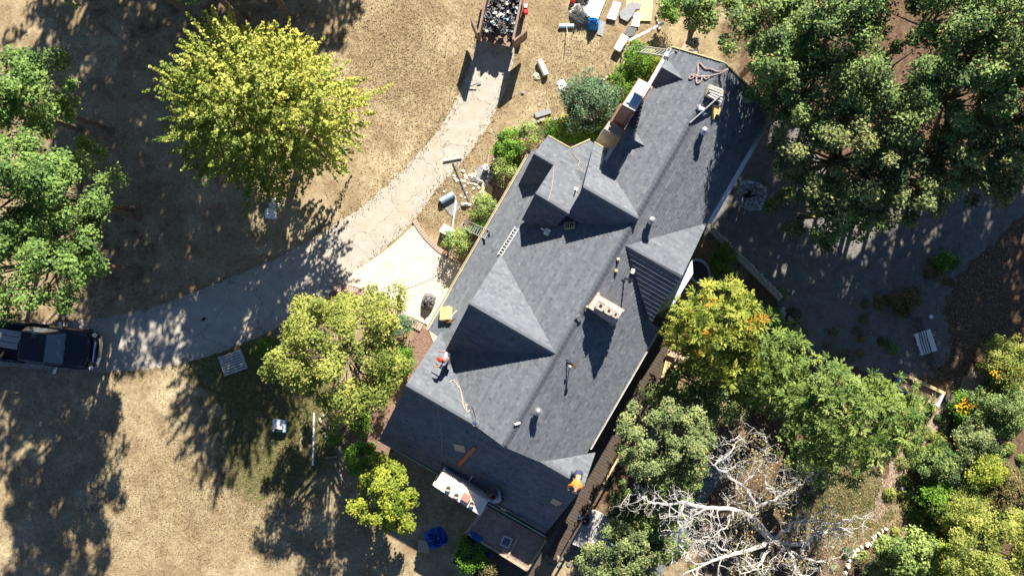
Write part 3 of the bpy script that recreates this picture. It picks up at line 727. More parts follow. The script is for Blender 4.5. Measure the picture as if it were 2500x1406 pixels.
    if trunk:
        tr = MB(); r_ = .07+.035*r0
        top = Vector((0, 0, hc+rz*.1)); mid = Vector((rnd.gauss(0, .1), rnd.gauss(0, .1), hc*.5))
        tr.tube([(0, 0, 0), (0, 0, .3), mid, top], [r_*1.5, r_*1.1, r_*.9, r_*.6], 8)
        tr.build('trunk', M['bark'], t)
        lb = MB()
        sel = tips[rng.permutation(len(tips))[:min(len(tips), int(18+area*.8))]]
        for p in sel:
            p = Vector(p); e_ = Vector((p.x*.92, p.y*.92, hc+p.z*.85-.1)); s = Vector((mid.x*.6, mid.y*.6, max(.4, hc-rz*.6+rnd.uniform(-.2, .5)*rz)))
            m_ = s.lerp(e_, .5)+Vector((rnd.gauss(0, .15), rnd.gauss(0, .15), -.15*rnd.random()))
            lb.tube([s, m_, e_], [r_*.45, r_*.28, .012], 5, False)
        lb.build('limbs', M['bark'], t)
    return t

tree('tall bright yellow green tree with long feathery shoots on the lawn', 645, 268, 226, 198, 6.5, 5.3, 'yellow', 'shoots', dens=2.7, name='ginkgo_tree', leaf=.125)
tree('dark green tree at the left edge of the photo, topmost of the left group', 30, 225, 125, 105, 7.5, 2.6, 'green', leaf=.13)
tree('bright green tree at the left edge in the middle of the left group', 30, 455, 145, 130, 9, 3, 'green', leaf=.14)
tree('large green tree at the left edge just above the parked pickup', 75, 645, 130, 130, 8.5, 3.6, 'green', leaf=.14)
tree('smaller dark green tree reaching right from the left edge group', 185, 500, 85, 150, 5.5, 3.4, 'green', leaf=.13)
tree('broad olive green tree between the curved driveway and the house', 832, 860, 150, 145, 5.0, 2.3, 'mid', leaf=.12, dens=1.25)
tree('small rounded lime green tree left of the long pale chimney', 942, 1208, 72, 82, 3.0, 1.2, 'lime', leaf=.12, dens=2.0, crs=.3, nc=60)
OAK = [
 ('oak with glossy dark leaves overhanging the upper roof corner', 1895, 105, 110, 105, 6.2, 2.2, 'oak'),
 ('dark oak in the top right woods left of the bare brown gap', 2035, 60, 115, 105, 7, 2.6, 'oak'),
 ('oak at the top of the woods just left of the top right corner tree', 2290, 55, 125, 95, 7.2, 2.6, 'oak'),
 ('oak filling the top right corner of the photo', 2450, 90, 110, 125, 7.5, 2.6, 'oak'),
 ('oak whose lower fringe touches the right gutter of the house', 1975, 240, 115, 100, 5.6, 2.0, 'oak'),
 ('oak in the middle of the dense woods right of the roof', 2160, 215, 130, 110, 6.6, 2.4, 'oak'),
 ('tall dark oak right of the middle of the woods', 2330, 235, 112, 105, 6.4, 2.4, 'oak'),
 ('pale spotted oak standing over the shaded gravel, left of the pair', 2055, 385, 160, 115, 5.4, 2.2, 'oaklight'),
 ('sunlit pale oak beside the gravel drive at the right edge', 2385, 400, 130, 100, 5.4, 2.0, 'oaklight'),
 ('low dark oak in shade at the lower edge of the woods', 2040, 510, 120, 75, 4, 1.8, 'oak'),
 ('pale oak between the two sunlit trees above the gravel drive', 2215, 430, 100, 105, 5.0, 2.0, 'oaklight'),
 ('young oak behind the building materials at the top edge of the woods', 1725, 22, 70, 55, 2.9, 1.4, 'oak'),
 ('right edge oak above the gravel drive exit', 2490, 290, 80, 110, 6.2, 2.2, 'oaklight'),
]
for l, x, y, rx, ry, hc, rz, s in OAK: tree(l, x, y, rx, ry, hc, rz, s, group='oaks of the woods right of the house', name='oak_tree', leaf=.135, dens=1.0, fill=.55)
tree('yellow green tree with starburst sprays beside the right gable', 1745, 800, 115, 118, 4.4, 2.2, 'hickory', 'rosette', name='hickory_tree')
tree('green spray leaved tree between the yellow green one and the gravel', 1865, 890, 100, 88, 3.6, 1.7, 'hickory2', 'rosette', name='hickory_tree')
tree('wide light green tree with feathery sprays above the dead tree', 2070, 1025, 168, 132, 5.2, 2.4, 'hickory2', 'rosette', name='hickory_tree', dens=1.1)
tree('grey green clumpy tree beside the lower right eave with one orange spot', 1625, 1075, 118, 105, 4.2, 1.9, 'greygreen', leaf=.1, dens=1.7, crs=.3, nc=75, name='clumpy_tree')
tree('grey green clumpy tree at the bottom edge beside the flagstones', 1510, 1350, 100, 62, 3, 1.4, 'greygreen', leaf=.1, dens=1.6, crs=.28, nc=50, name='clumpy_tree')
tree('darker low tree under the left tips of the dead branches', 1580, 1255, 85, 60, 1.9, 1.1, 'oak', leaf=.11, dens=1.2, name='clumpy_tree')
tree('dark understory tree above the grey green clumpy tree', 1720, 960, 120, 75, 1.7, 1.2, 'oak', leaf=.11, dens=1.0)
tree('large yellowish bushy tree at the bottom right corner', 2430, 1345, 125, 80, 3.4, 1.8, 'mid', leaf=.11, dens=1.3)
tree('bright green leafy plant with bluish leaves near the white stone row', 2215, 1345, 62, 50, 1.8, .9, 'palegreen', leaf=.16, dens=1.0, cat='shrub', name='shrub')
# trees beyond the top edge whose shade lies on the lawn
OFF = [(210, 40, 120, 9), (330, 20, 120, 9), (450, 40, 120, 9), (570, 10, 120, 9), (690, 20, 110, 9), (90, 160, 80, 9), (240, 170, 100, 9), (350, 150, 110, 9), (460, 150, 110, 9), (270, 290, 90, 9), (370, 270, 110, 9), (460, 280, 100, 9), (190, 330, 90, 9), (290, 430, 90, 9), (380, 400, 110, 9), (470, 420, 110, 9), (240, 560, 90, 9), (340, 560, 110, 9), (450, 560, 100, 9), (300, 690, 110, 9), (420, 700, 110, 9), (540, 690, 90, 9), (560, 430, 80, 9), (560, 560, 90, 9), (560, 780, 90, 9), (460, 830, 90, 9), (180, 760, 100, 9), (340, 880, 90, 9), (130, 860, 120, 9), (250, 830, 90, 9), (20, 960, 120, 9), (60, 1130, 100, 9), (160, 1050, 90, 8), (330, 990, 80, 8), (480, 960, 80, 8),
 (790, 25, 80, 8), (700, 80, 80, 9), (2290, 640, 120, 9), (2430, 620, 110, 9), (2400, 500, 100, 9), (2330, 780, 110, 9), (2180, 700, 90, 9), (2450, 740, 80, 9), (2160, 860, 90, 9), (1800, 600, 80, 9), (1880, 420, 80, 9), (1900, 530, 85, 9), (1860, 330, 60, 8)]
for i, (x, y, r_, hc) in enumerate(OFF):
    sh = hc/math.tan(ELEV)*50; f = (H-hc)/H
    X = (x+SX*sh-1250)/f+1250; Y = (y-SY*sh-703)/f+703
    if -120 < X < 2620 and -120 < Y < 1500: continue
    tree('tree beyond the edge of the photo, seen only by its shade', X, Y, r_*.88/f, r_*.88/f, hc, 2.2, 'oak', group='trees outside the frame', leaf=.24, dens=.17 if x < 1700 else .34)


SH = [
 ('large round blue green shrub left of the red brick chimney', 1438, 252, 62, 62, 1.3, 1.2, 'bluegreen', .09),
 ('bright green shrub left of the top of the brick chimney', 1520, 205, 28, 35, .8, .8, 'shrub', .08),
 ('dark green shrub just under the upper ladder', 1550, 155, 30, 40, .9, .8, 'shrub', .08),
 ('yellow green shrub hard against the upper left eave', 1590, 165, 22, 45, .6, .6, 'lime', .08),
 ('low yellow green shrub right of the round blue green one', 1492, 290, 25, 45, .5, .5, 'lime', .08),
 ('low spreading green shrub under the round blue green one, left half', 1365, 325, 38, 28, .5, .5, 'shrub', .08),
 ('low spreading green shrub filling the corner by the zigzag eave', 1440, 335, 45, 28, .5, .5, 'shrub', .08),
 ('small pale green bush at the upper end of the stone edging', 1292, 330, 24, 27, .7, .6, 'palegreen', .08),
 ('glossy bright green bush right of the broad stone edging', 1240, 363, 32, 36, .8, .7, 'shrub', .09),
 ('pale feathery bush just below the glossy bright green bush', 1232, 415, 28, 26, .8, .6, 'palegreen', .08),
 ('round pale bush at the eave above the aluminium ladder', 1180, 510, 27, 27, .8, .6, 'palegreen', .08),
 ('small bush under the foot of the aluminium ladder', 1172, 545, 22, 22, .5, .5, 'shrub', .08),
 ('spiky green bush beside the white pole at the patio corner', 1122, 590, 27, 30, .8, .6, 'palegreen', .08),
 ('small rounded shrub touching the broad olive tree at its right', 982, 800, 28, 28, .8, .7, 'bluegreen', .08),
 ('green shrub under the lower right side of the broad olive tree', 985, 880, 28, 32, .7, .7, 'shrub', .09),
 ('little ball of green inside the curved edging by the white pipe', 817, 1065, 17, 17, .4, .35, 'shrub', .07),
 ('shaded shrub above the small lime tree', 885, 1115, 35, 35, .7, .7, 'shrub', .09),
 ('narrow shrub hanging below the broad olive tree at the mulch', 880, 1035, 22, 28, .6, .6, 'shrub', .09),
 ('dark shrub in the corner between plywood and woods', 1635, 30, 25, 32, 1.0, .8, 'shrub', .09),
 ('low green bush on the gravel edge, biggest of the shaded weeds', 2210, 735, 32, 26, .25, .25, 'brown', .08),
 ('small low weed clump by the curved gravel edge', 2310, 640, 30, 18, .2, .2, 'shrub', .08),
 ('bush with yellow tips at the right edge beside the dirt path', 2450, 880, 55, 60, 1.0, 1.0, 'mid', .09),
 ('dark green bush at the right edge below the yellow tipped one', 2440, 990, 65, 45, 1.0, .9, 'oak', .1),
 ('marigold bush of bright orange yellow flowers beside the dirt path', 2352, 995, 32, 32, .5, .5, 'shrub', .08),
 ('grey green bush under the marigold bush', 2375, 1070, 48, 42, .9, .8, 'greygreen', .09),
 ('shaded dark bush left of the grey green one beside the path', 2290, 1130, 50, 45, .8, .7, 'oak', .1),
 ('yellow green bush at the right edge of the overgrown bank', 2400, 1150, 40, 35, 1.1, .8, 'lime', .09),
 ('green bush in the lower right tangle beside the fallen log', 2280, 1210, 35, 38, .7, .6, 'shrub', .1),
 ('brownish bush at the right edge of the lower bank', 2460, 1200, 50, 55, .8, .8, 'brown', .09),
 ('olive bush above the bottom right corner tree', 2340, 1250, 60, 50, 1.0, .9, 'mid', .09),
 ('light green bush between blue leaved plant and corner tree', 2300, 1370, 50, 40, 1.2, .9, 'lime', .09),
 ('grey leaved bush at the bottom edge near the white stone row', 2150, 1385, 40, 30, .7, .6, 'greygreen', .09),
 ('green bush in the terrace bed below the brown floor', 1145, 1355, 34, 38, 1.1, .5, 'shrub', .09),
 ('rusty brown bush on the lower terrace floor', 1195, 1385, 20, 22, .9, .35, 'brown', .07),
 ('shady bush by the deck steps under the dead branches', 1650, 1180, 50, 40, .8, .7, 'oak', .1),
 ('dark bush left of the wide feathery light green tree', 1930, 960, 60, 50, 1.0, .9, 'oak', .1),
 ('shaded bush beneath the wide feathery light green tree', 1990, 1120, 60, 40, .8, .7, 'oak', .1),
 ('bush at the tub corner in deep shade', 1770, 640, 28, 35, .7, .6, 'shrub', .09),
 ('dark low bush at the left side of the rocks', 1850, 790, 55, 45, .8, .7, 'oak', .1),
 ('low green plant at the left edge of the broad olive tree', 650, 850, 20, 22, .4, .4, 'shrub', .09),
]
shr = []
for l, x, y, rx, ry, hc, rz, s, lf in SH:
    shr.append(tree(l, x, y, rx, ry, hc, rz, s, leaf=lf, dens=2.2, cat='shrub', name='shrub', trunk=False, low=-.1, crs=.22 if rx < 60 else .3, nc=max(14, int(rx*ry*.035))))
# marigold flower heads
mg = shr[23]; fl = MB()
for _ in range(130):
    a = rnd.random()*6.28; r_ = .5*math.sqrt(rnd.random())
    fl.lathe([(.01, 0), (.045, .012), (.03, .035), (.005, .04)], (r_*math.cos(a)-.12*(a > 3), r_*math.sin(a)+.12, .85+.2*(1-r_*2)+rnd.random()*.08), 6)
tag(fl.build('flowers', M['flower'], mg), kind='stuff')
fl = MB()
for _ in range(60):
    a = rnd.random()*6.28; r_ = .8*math.sqrt(rnd.random())
    fl.lathe([(.01, 0), (.045, .012), (.03, .035), (.005, .04)], (r_*math.cos(a)-.3, r_*.4*math.sin(a)-.5, 1.6+rnd.random()*.15), 6)
tag(fl.build('flowers', M['flower'], shr[21]), kind='stuff')

# dead tree
dt = thing('dead_tree', 'bare grey tree with twisting bleached branches at the lower right', 'tree', at(1886, 1318, 2.5)*1)
dt.location.z = 0
loc = dt.location.copy()
limbs = [
 ([(1886, 1318, 3), (1840, 1262, 4.2), (1790, 1243, 4.9), (1725, 1240, 5.4), (1675, 1228, 5.6), (1655, 1260, 5.6), (1660, 1310, 5.3), (1658, 1345, 5.0)], .12),
 ([(1840, 1262, 4.2), (1852, 1235, 4.7), (1815, 1185, 5.2), (1775, 1160, 5.4), (1745, 1135, 5.6), (1790, 1095, 5.6), (1810, 1070, 5.5)], .08),
 ([(1886, 1318, 3), (1835, 1340, 3.8), (1780, 1355, 4.4), (1725, 1375, 4.8), (1660, 1410, 5.0)], .12),
 ([(1886, 1318, 3), (1940, 1328, 3.9), (1975, 1322, 4.5), (2000, 1300, 4.8), (2050, 1288, 5.0), (2085, 1300, 5.0)], .1),
 ([(1900, 1320, 3.1), (1925, 1345, 3.8), (1940, 1380, 4.3), (1960, 1420, 4.5)], .1),
 ([(1852, 1235, 4.7), (1900, 1212, 5.0), (1940, 1195, 5.2), (1965, 1170, 5.4), (2015, 1142, 5.5)], .06),
 ([(1815, 1185, 5.2), (1845, 1150, 5.5), (1872, 1115, 5.6), (1868, 1065, 5.6)], .05),
 ([(1886, 1318, 3), (1930, 1275, 4.2), (1990, 1272, 4.7), (2040, 1280, 4.9), (2090, 1262, 5)], .08),
 ([(1886, 1318, 3), (1862, 1365, 3.9), (1850, 1390, 4.2), (1810, 1400, 4.4)], .08),
 ([(1675, 1228, 5.6), (1630, 1232, 5.5), (1590, 1225, 5.4), (1560, 1208, 5.3), (1535, 1205, 5.2)], .06),
 ([(1870, 1160, 5.3), (1868, 1190, 5.2), (1920, 1205, 5.0)], .04),
 ([(1930, 1275, 4.2), (1985, 1262, 4.8), (2010, 1235, 5), (2045, 1240, 5.1)], .05),
 ([(1925, 1345, 3.8), (1975, 1365, 4.3), (2020, 1375, 4.6), (2060, 1350, 4.7)], .06),
 ([(1790, 1243, 4.9), (1770, 1290, 5), (1740, 1310, 5.2), (1715, 1330, 5.2)], .04),
 ([(1725, 1240, 5.4), (1690, 1260, 5.6), (1735, 1275, 5.7)], .04),
 ([(1780, 1355, 4.4), (1745, 1320, 4.9), (1715, 1310, 5.1), (1690, 1330, 5.1)], .04),
]
tw = MB(); lf_pos = []
def twig(p, d, L_, r_, lv):
    pts = [p]; q = p.copy(); dd = d.normalized(); n = 5
    for i in range(n):
        dd = (dd+Vector((rnd.gauss(0, .42), rnd.gauss(0, .42), rnd.gauss(.0, .18)))).normalized(); q = q+dd*L_/n; pts.append(q.copy())
        if lv > 0 and rnd.random() < .75:
            s = Vector((rnd.gauss(0, 1), rnd.gauss(0, 1), rnd.gauss(0, .4))); twig(q, dd*.5+s.normalized()*.8, L_*.55, r_*.55, lv-1)
    tw.tube(pts, [r_*(1-.8*i/n) for i in range(n+1)], 4, False)
    if lv == 0 and rnd.random() < .4: lf_pos.append(pts[-1])
bl = MB()
for pts, r_ in limbs:
    w = []
    for x, y, h in pts: w.append(at(x, y, h)-loc)
    w2 = []
    for a, b in zip(w[:-1], w[1:]):
        for k in range(4):
            w2.append(a.lerp(b, k/4)+Vector((rnd.gauss(0, .045), rnd.gauss(0, .045), rnd.gauss(0, .05)))*(1 if k else 0))
    w2.append(w[-1]); n = len(w2)
    bl.tube(w2, [max(.015, 1.0*r_*(1-.78*i/(n-1))) for i in range(n)], 6, False)
    for i in range(2, n):
        if rnd.random() < .8:
            d = (w2[i]-w2[i-1]).normalized(); s = Vector((-d.y, d.x, rnd.uniform(0, .6)))*rnd.choice((-1, 1))
            twig(w2[i], d*.5+s, rnd.uniform(.5, 1.15), max(.015, r_*.25), 2)
j = at(1886, 1318, 3)-loc
MB().tube([(0, 0, 0), (j.x*.3, j.y*.3, .8), (j.x*.7, j.y*.7, 2), j], [.26, .2, .17, .14], 9).build('trunk', M['deadbark'], dt)
bl.build('limbs', M['deadbark'], dt); tw.build('twigs', M['deadbark'], dt)
sel = [p for p in lf_pos if (p.x+loc.x) > at(1780, 0, 5).x-0 and rnd.random() < .5]
P_ = np.repeat(np.array([tuple(p) for p in sel]), 11, 0); P_ = P_+rng.normal(size=P_.shape)*.15
leaves('leaves', P_, rng.normal(size=P_.shape)+np.array([0, 0, 1]), rng.uniform(.06, .12, len(P_)), rng.random(len(P_)), LM_['cut'], dt)

# grass tufts, fallen leaves
def inpoly(p, poly):
    ins = np.zeros(len(p), bool); n = len(poly)
    for i in range(n):
        (x1, y1), (x2, y2) = poly[i], poly[(i+1) % n]
        c = ((y1 > p[:, 1]) != (y2 > p[:, 1])) & (p[:, 0] < (x2-x1)*(p[:, 1]-y1)/((y2-y1) or 1e-9)+x1)
        ins ^= c
    return ins & (rng.random(len(p)) < .96)
drive_px = [(1195, -300), (1180, 40), (1165, 110), (1128, 215), (1085, 300), (1000, 400), (900, 495), (800, 560), (680, 630), (500, 705), (330, 765), (150, 790), (-300, 800), (-300, 860), (0, 895), (250, 912), (430, 895), (560, 852), (680, 800), (770, 750), (835, 690), (900, 640), (1010, 545), (1065, 460), (1135, 390), (1190, 310), (1232, 230), (1262, 120), (1280, 0), (1300, -300)]
patio_px = [(822, 690), (1013, 548), (1095, 632), (1200, 660), (1060, 840), (930, 728)]
def scatter(name, n, regions, size, m, label, asp=.5, upright=False, cat='grass'):
    pts = []
    for (cx, cy, rx, ry), w in regions:
        k = int(n*w); a = rng.normal(size=(k, 2))*np.array([rx, ry])*.55+np.array([cx, cy]); pts.append(a)
    p = np.concatenate(pts); 
    p = p[(p[:, 0] > -60) & (p[:, 0] < 2560) & (p[:, 1] > -60) & (p[:, 1] < 1470)]
    p = p[~(inpoly(p, drive_px) | inpoly(p, patio_px))]
    N = len(p); P0 = np.stack([(p[:, 0]-1250)/50, -(p[:, 1]-703)/50, rng.uniform(.008, .016, N)], 1)
    nr = rng.normal(size=(N, 3))*(.5)+np.array([0, 0, .9 if not upright else .35])
    if upright: P0[:, 2] += .02
    o = leaves(name, P0, nr, size*rng.uniform(.5, 1.4, N), rng.random(N), m, None, asp); tag(o, label, cat, kind='stuff'); return o
dryl = leafmat('fallen_leaf', (.2, .13, .07), (.4, .3, .17), (.48, .4, .25), .9, .1)
scatter('fallen_leaves', 12000, [((950, 180, 260, 260), .35), ((450, 450, 520, 420), .35), ((350, 1200, 500, 250), .3)], .075, dryl, 'dry brown leaves scattered over the left lawn', .6, cat='leaves')
scatter('fallen_leaves', 16000, [((2300, 800, 260, 350), .4), ((1900, 1200, 350, 200), .4), ((2200, 1250, 200, 150), .2)], .08, dryl, 'brown leaf litter under the trees on the right', .6, cat='leaves')
grassm = leafmat('grass_blades', (.06, .07, .02), (.25, .22, .1), (.3, .26, .14), .9, .2)
strawm = leafmat('straw_blades', (.2, .14, .07), (.42, .34, .2), (.5, .43, .3), .9, .2)
scatter('grass', 24000, [((700, 1020, 230, 220), .5), ((560, 1180, 250, 200), .2), ((2050, 1240, 170, 110), .3)], .09, grassm, 'short green grass in the half shaded lawn and by the dead tree', .2, True)
scatter('dry_grass', 40000, [((980, 150, 190, 260), .3), ((1400, 180, 160, 180), .2), ((300, 1250, 420, 200), .25), ((300, 400, 400, 400), .15), ((1120, 480, 90, 90), .1)], .09, strawm, 'straw coloured dry grass of the sunlit lawn', .2, True)

def edge_scatter(name, poly, n, spread, size, m, label, cat='grass'):
    P0 = []
    seg = [(Vector(a), Vector(b)) for a, b in zip(poly, poly[1:]+poly[:1])]; L_ = sum((b-a).length for a, b in seg)
    for a, b in seg:
        for _ in range(int(n*(b-a).length/L_)):
            q = a.lerp(b, rnd.random()); w = at(q.x+rnd.gauss(0, spread), q.y+rnd.gauss(0, spread)); P0.append((w.x, w.y, rnd.uniform(.015, .04)))
    P0 = np.array(P0); o = leaves(name, P0, rng.normal(size=P0.shape)*.5+np.array([0, 0, .7]), size*rng.uniform(.5, 1.5, len(P0)), rng.random(len(P0)), m, None, .35); return tag(o, label, cat, kind='stuff')
edge_scatter('dry_grass', [tuple(p) for p in smooth_poly(drive_px, True, 2)], 6000, 10, .08, strawm, 'straw grass creeping over the worn edges of the driveway')
def cover(name, label, spots, m, n, leaf):
    C = []
    for (cx, cy, rx, ry), w in spots:
        for _ in range(int(w)):
            p = at(cx+rnd.gauss(0, rx*.5), cy+rnd.gauss(0, ry*.5)); C.append((p.x, p.y, 0, rnd.uniform(.15, .45)))
    C = np.array(C); idx = rng.integers(0, len(C), n); d = unit(rng.normal(size=(n, 3))); d[:, 2] = abs(d[:, 2])
    P0 = C[idx, :3]+d*C[idx, 3:4]*rng.uniform(.6, 1, (n, 1))*np.array([1, 1, .8]); P0[:, 2] += .03
    o = leaves(name, P0, d+np.array([0, 0, .6])+rng.normal(size=(n, 3))*.4, leaf*rng.uniform(.6, 1.3, n), np.clip(.45+.25*rng.normal(size=len(C))[idx]+.15*rng.normal(size=n), 0, 1), m, None, .6)
    return tag(o, label, 'ground cover', kind='stuff')
cover('ground_cover', 'dark green low undergrowth filling the lower right bank', [((2330, 1180, 120, 190), 120), ((2430, 1050, 70, 160), 60), ((2250, 1380, 160, 50), 50), ((1990, 1080, 120, 50), 30)], LM_['oak'], 60000, .1)
cover('ground_cover', 'olive low undergrowth among the bushes of the lower right bank', [((2390, 1240, 110, 130), 90), ((2300, 1300, 130, 90), 50), ((2450, 900, 50, 70), 20), ((2240, 1150, 60, 120), 25)], LM_['mid'], 45000, .09)
cover('ground_cover', 'dark undergrowth between the house deck and the bare tree', [((1600, 1200, 90, 110), 60), ((1830, 800, 110, 80), 40), ((1770, 960, 130, 60), 40), ((1640, 1330, 60, 60), 20), ((1560, 950, 40, 60), 15)], LM_['oak'], 42000, .1)
cover('ground_cover', 'green ivy like cover around the shrubs by the upper left eave', [((1420, 320, 90, 22), 30), ((1560, 200, 40, 70), 30), ((1500, 290, 25, 50), 16), ((1250, 390, 25, 60), 14)], LM_['lime'], 24000, .08)
cover('ground_cover', 'brownish weeds along the far side of the shaded gravel', [((2170, 740, 90, 40), 12), ((2290, 660, 60, 40), 10), ((2120, 840, 120, 40), 10)], LM_['brown'], 5000, .08)

# ---------------------------------------------------------------- pickup truck
def pickup():
    L_ = 5.4; p = at(236, 858, .8); ang = -R(7)
    t = thing('pickup_truck', 'dark blue pickup truck with planks in its bed on the shaded driveway', 'truck', (p.x, p.y, 0), ang)
    # local: nose at x=0 pointing +x; body extends to -x. half width .96
    W = .97
    def hull(prof, z0, z1, name, m, inset=.06, parent=t):
        mb = MB(); n = len(prof)
        vs = [(x, y, z0) for x, y in prof]+[(x, y, (z0+z1)/2+.08) for x, y in prof]
        cx = sum(x for x, y in prof)/n
        vs += [(cx+(x-cx)*(1-inset*.5), y*(1-inset), z1) for x, y in prof]
        fs = [tuple(range(n))[::-1], tuple(range(2*n, 3*n))]
        for k in range(2):
            for i in range(n): j = (i+1) % n; fs.append((k*n+i, k*n+j, (k+1)*n+j, (k+1)*n+i))
        mb.add(vs, fs); return mb.build(name, m, parent, bevel=.03)
    nose = [(-2.35, -W), (-.75, -W), (-.3, -W*.93), (-.08, -W*.72), (.0, -W*.35), (.0, W*.35), (-.08, W*.72), (-.3, W*.93), (-.75, W), (-2.35, W)]
    hull(nose, .45, 1.05, 'body', M['truck'])
    hull([(-1.55, -W*.88), (-.32, -W*.8), (-.14, -W*.4), (-.14, W*.4), (-.32, W*.8), (-1.55, W*.88)], 1.06, 1.13, 'hood', M['truck'])
    # cab: greenhouse
    cab = MB(); zb, zt = 1.06, 1.82
    b = [(-3.3, -.86), (-1.3, -.84), (-1.3, .84), (-3.3, .86)]; u_ = [(-3.1, -.68), (-1.95, -.68), (-1.95, .68), (-3.1, .68)]
    cab.add([(x, y, zb) for x, y in b]+[(x, y, zt) for x, y in u_], [(3, 2, 1, 0), (4, 5, 6, 7), (0, 1, 5, 4), (1, 2, 6, 5), (2, 3, 7, 6), (3, 0, 4, 7)])
    cab.build('cab', M['truck'], t, bevel=.05)
    def pane(name, q):
        a = [Vector(v) for v in q]; n = (a[1]-a[0]).cross(a[2]-a[0]).normalized()*.012
        MB().add([v+n for v in a]+[v-n*3 for v in a], [(0, 1, 2, 3), (7, 6, 5, 4), (0, 4, 5, 1), (1, 5, 6, 2), (2, 6, 7, 3), (3, 7, 4, 0)]).build(name, M['glass'], t)
    pane('windshield', [(-1.36, -.74, 1.12), (-1.36, .74, 1.12), (-1.9, .62, 1.76), (-1.9, -.62, 1.76)])
    pane('rear_window', [(-3.27, .68, 1.2), (-3.27, -.68, 1.2), (-3.13, -.6, 1.72), (-3.13, .6, 1.72)])
    pane('side_window', [(-3.05, -.845, 1.15), (-1.55, -.83, 1.15), (-2.02, -.7, 1.74), (-2.95, -.7, 1.74)])
    pane('side_window', [(-1.55, .83, 1.15), (-3.05, .845, 1.15), (-2.95, .7, 1.74), (-2.02, .7, 1.74)])
    hull([(-5.4, -W), (-2.3, -W), (-2.3, W), (-5.4, W)], .45, .7, 'bed_floor', M['bedliner'], 0)
    for s in (-1, 1): MB().box((-4.37, s*(W-.06), .88), (2.1, .12, .42)).build('bed_side', M['truck'], t, bevel=.03)
    MB().box((-5.38, 0, .86), (.08, 2*W-.02, .4)).build('tailgate', M['truck'], t, bevel=.02)
    MB().box((-3.36, 0, .88), (.07, 1.7, .42)).build('bed_front', M['truck'], t)
    g = MB(); g.tube([(-.02, -.62, .72), (.06, -.3, .72), (.08, 0, .72), (.06, .3, .72), (-.02, .62, .72)], .07, 6)
    g.tube([(-.3, -.93, .6), (.0, -.72, .6), (.1, -.3, .6), (.1, .3, .6), (.0, .72, .6), (-.3, .93, .6)], .06, 6)
    g.build('bumper', M['chrome'], t)
    MB().box((.0, 0, 1.03), (.05, 1.0, .06)).build('grille_bar', M['chrome'], t)
    for s in (-1, 1):
        MB().box((-.15, s*.72, .92), (.16, .3, .14), rz=-s*.5).build('headlight', M['lamp'], t, bevel=.02)
        m_ = MB().box((-1.62, s*1.1, 1.2), (.12, .24, .18), rz=s*.2).beam((-1.6, s*.9, 1.16), (-1.62, s*1.02, 1.18), .04, .04); m_.build('side_mirror', M['chrome'], t, bevel=.02)
        for x in (-.95, -4.4):
            w = MB(); w.tube([(x, s*.72, .38), (x, s*.95, .38)], .38, 18); wo = w.build('wheel', M['rubber'], t)
            MB().tube([(x, s*.94, .38), (x, s*.97, .38)], .2, 12).build('rim', M['alu'], wo)
    wi = MB()
    for y in (-.1, .5): wi.beam((-1.3, y-.45, 1.13), (-1.42, y+.05, 1.2), .015, .015)
    wi.build('wipers', M['black'], t)
    return t
pk = pickup()
c_, s_ = math.cos(-R(7)), math.sin(-R(7))
def pkw(x, y, z): return Vector((pk.location.x+x*c_-y*s_, pk.location.y+x*s_+y*c_, z))
for k, (x, y, z, l) in enumerate(((-4.35, .38, .74, 'top'), (-4.4, .08, .75, 'middle'), (-4.42, -.22, .76, 'bottom'))):
    o = MB().box((0, 0, 0), (1.25, .27, .04)).build('plank', M['greywood']); o.location = pkw(x, y, z); o.rotation_euler = (0, 0, -R(9)); tag(o, f'grey plank lying in the pickup bed, {l} one of three', 'plank', 'planks in the truck bed')
o = MB().box((0, 0, .09), (.22, .17, .18)).lathe([(.05, .18), (.04, .26)], (0, 0, 0), 8).build('yellow_jug', M['yellowfoam'], bevel=.03); o.location = pkw(-3.58, .2, .72); tag(o, 'small yellow jug in the pickup bed behind the cab', 'jug')

# ---------------------------------------------------------------- dump trailer
ta = -R(11.5); tp = at(1212, 108, .75)
tr = thing('dump_trailer', 'rusty dump trailer with open rear doors full of roofing debris', 'trailer', (tp.x, tp.y, 0), ta)
MB().box((0, 2.2, .7), (1.56, 4.4, .1)).build('bed_floor', M['rust'], tr)
for s in (-1, 1):
    sd = MB().box((s*.8, 2.2, 1.3), (.05, 4.4, 1.12)); [sd.box((s*.85, y, 1.3), (.06, .08, 1.12)) for y in (.1, 1, 1.9, 2.8, 3.7)]
    sd.box((s*.81, 2.2, 1.89), (.1, 4.4, .07)).build('side_panel', M['rust'], tr)
    MB().tube([(s*.78, 2.0, .36), (s*1.02, 2.0, .36)], .36, 16).tube([(s*.78, 2.9, .36), (s*1.02, 2.9, .36)], .36, 16).build('wheels', M['rubber'], tr)
    MB().box((s*.94, 2.45, .78), (.3, 2.0, .05)).build('fender', M['rust'], tr)
MB().box((0, 4.4, 1.3), (1.64, .05, 1.12)).build('front_panel', M['rust'], tr)
MB().beam((-.6, .2, .6), (-.6, 6, .5), .1, .14).beam((.6, .2, .6), (.6, 4.5, .6), .1, .14).beam((-.6, 4.3, .55), (0, 6.2, .5), .1, .12).build('chassis', M['black'], tr)
def door(hx, ang, w):
    mb = MB().box((w/2, 0, 1.3), (w, .05, 1.12)); mb.box((w/2, 0, 1.87), (w, .09, .06)).box((w/2, 0, .74), (w, .09, .06))
    mb.build('door', M['rust'], tr, (hx, -.02, 0), ang)
door(-.86, R(113)-ta, .86); door(.86, R(38.5)-ta, .78)
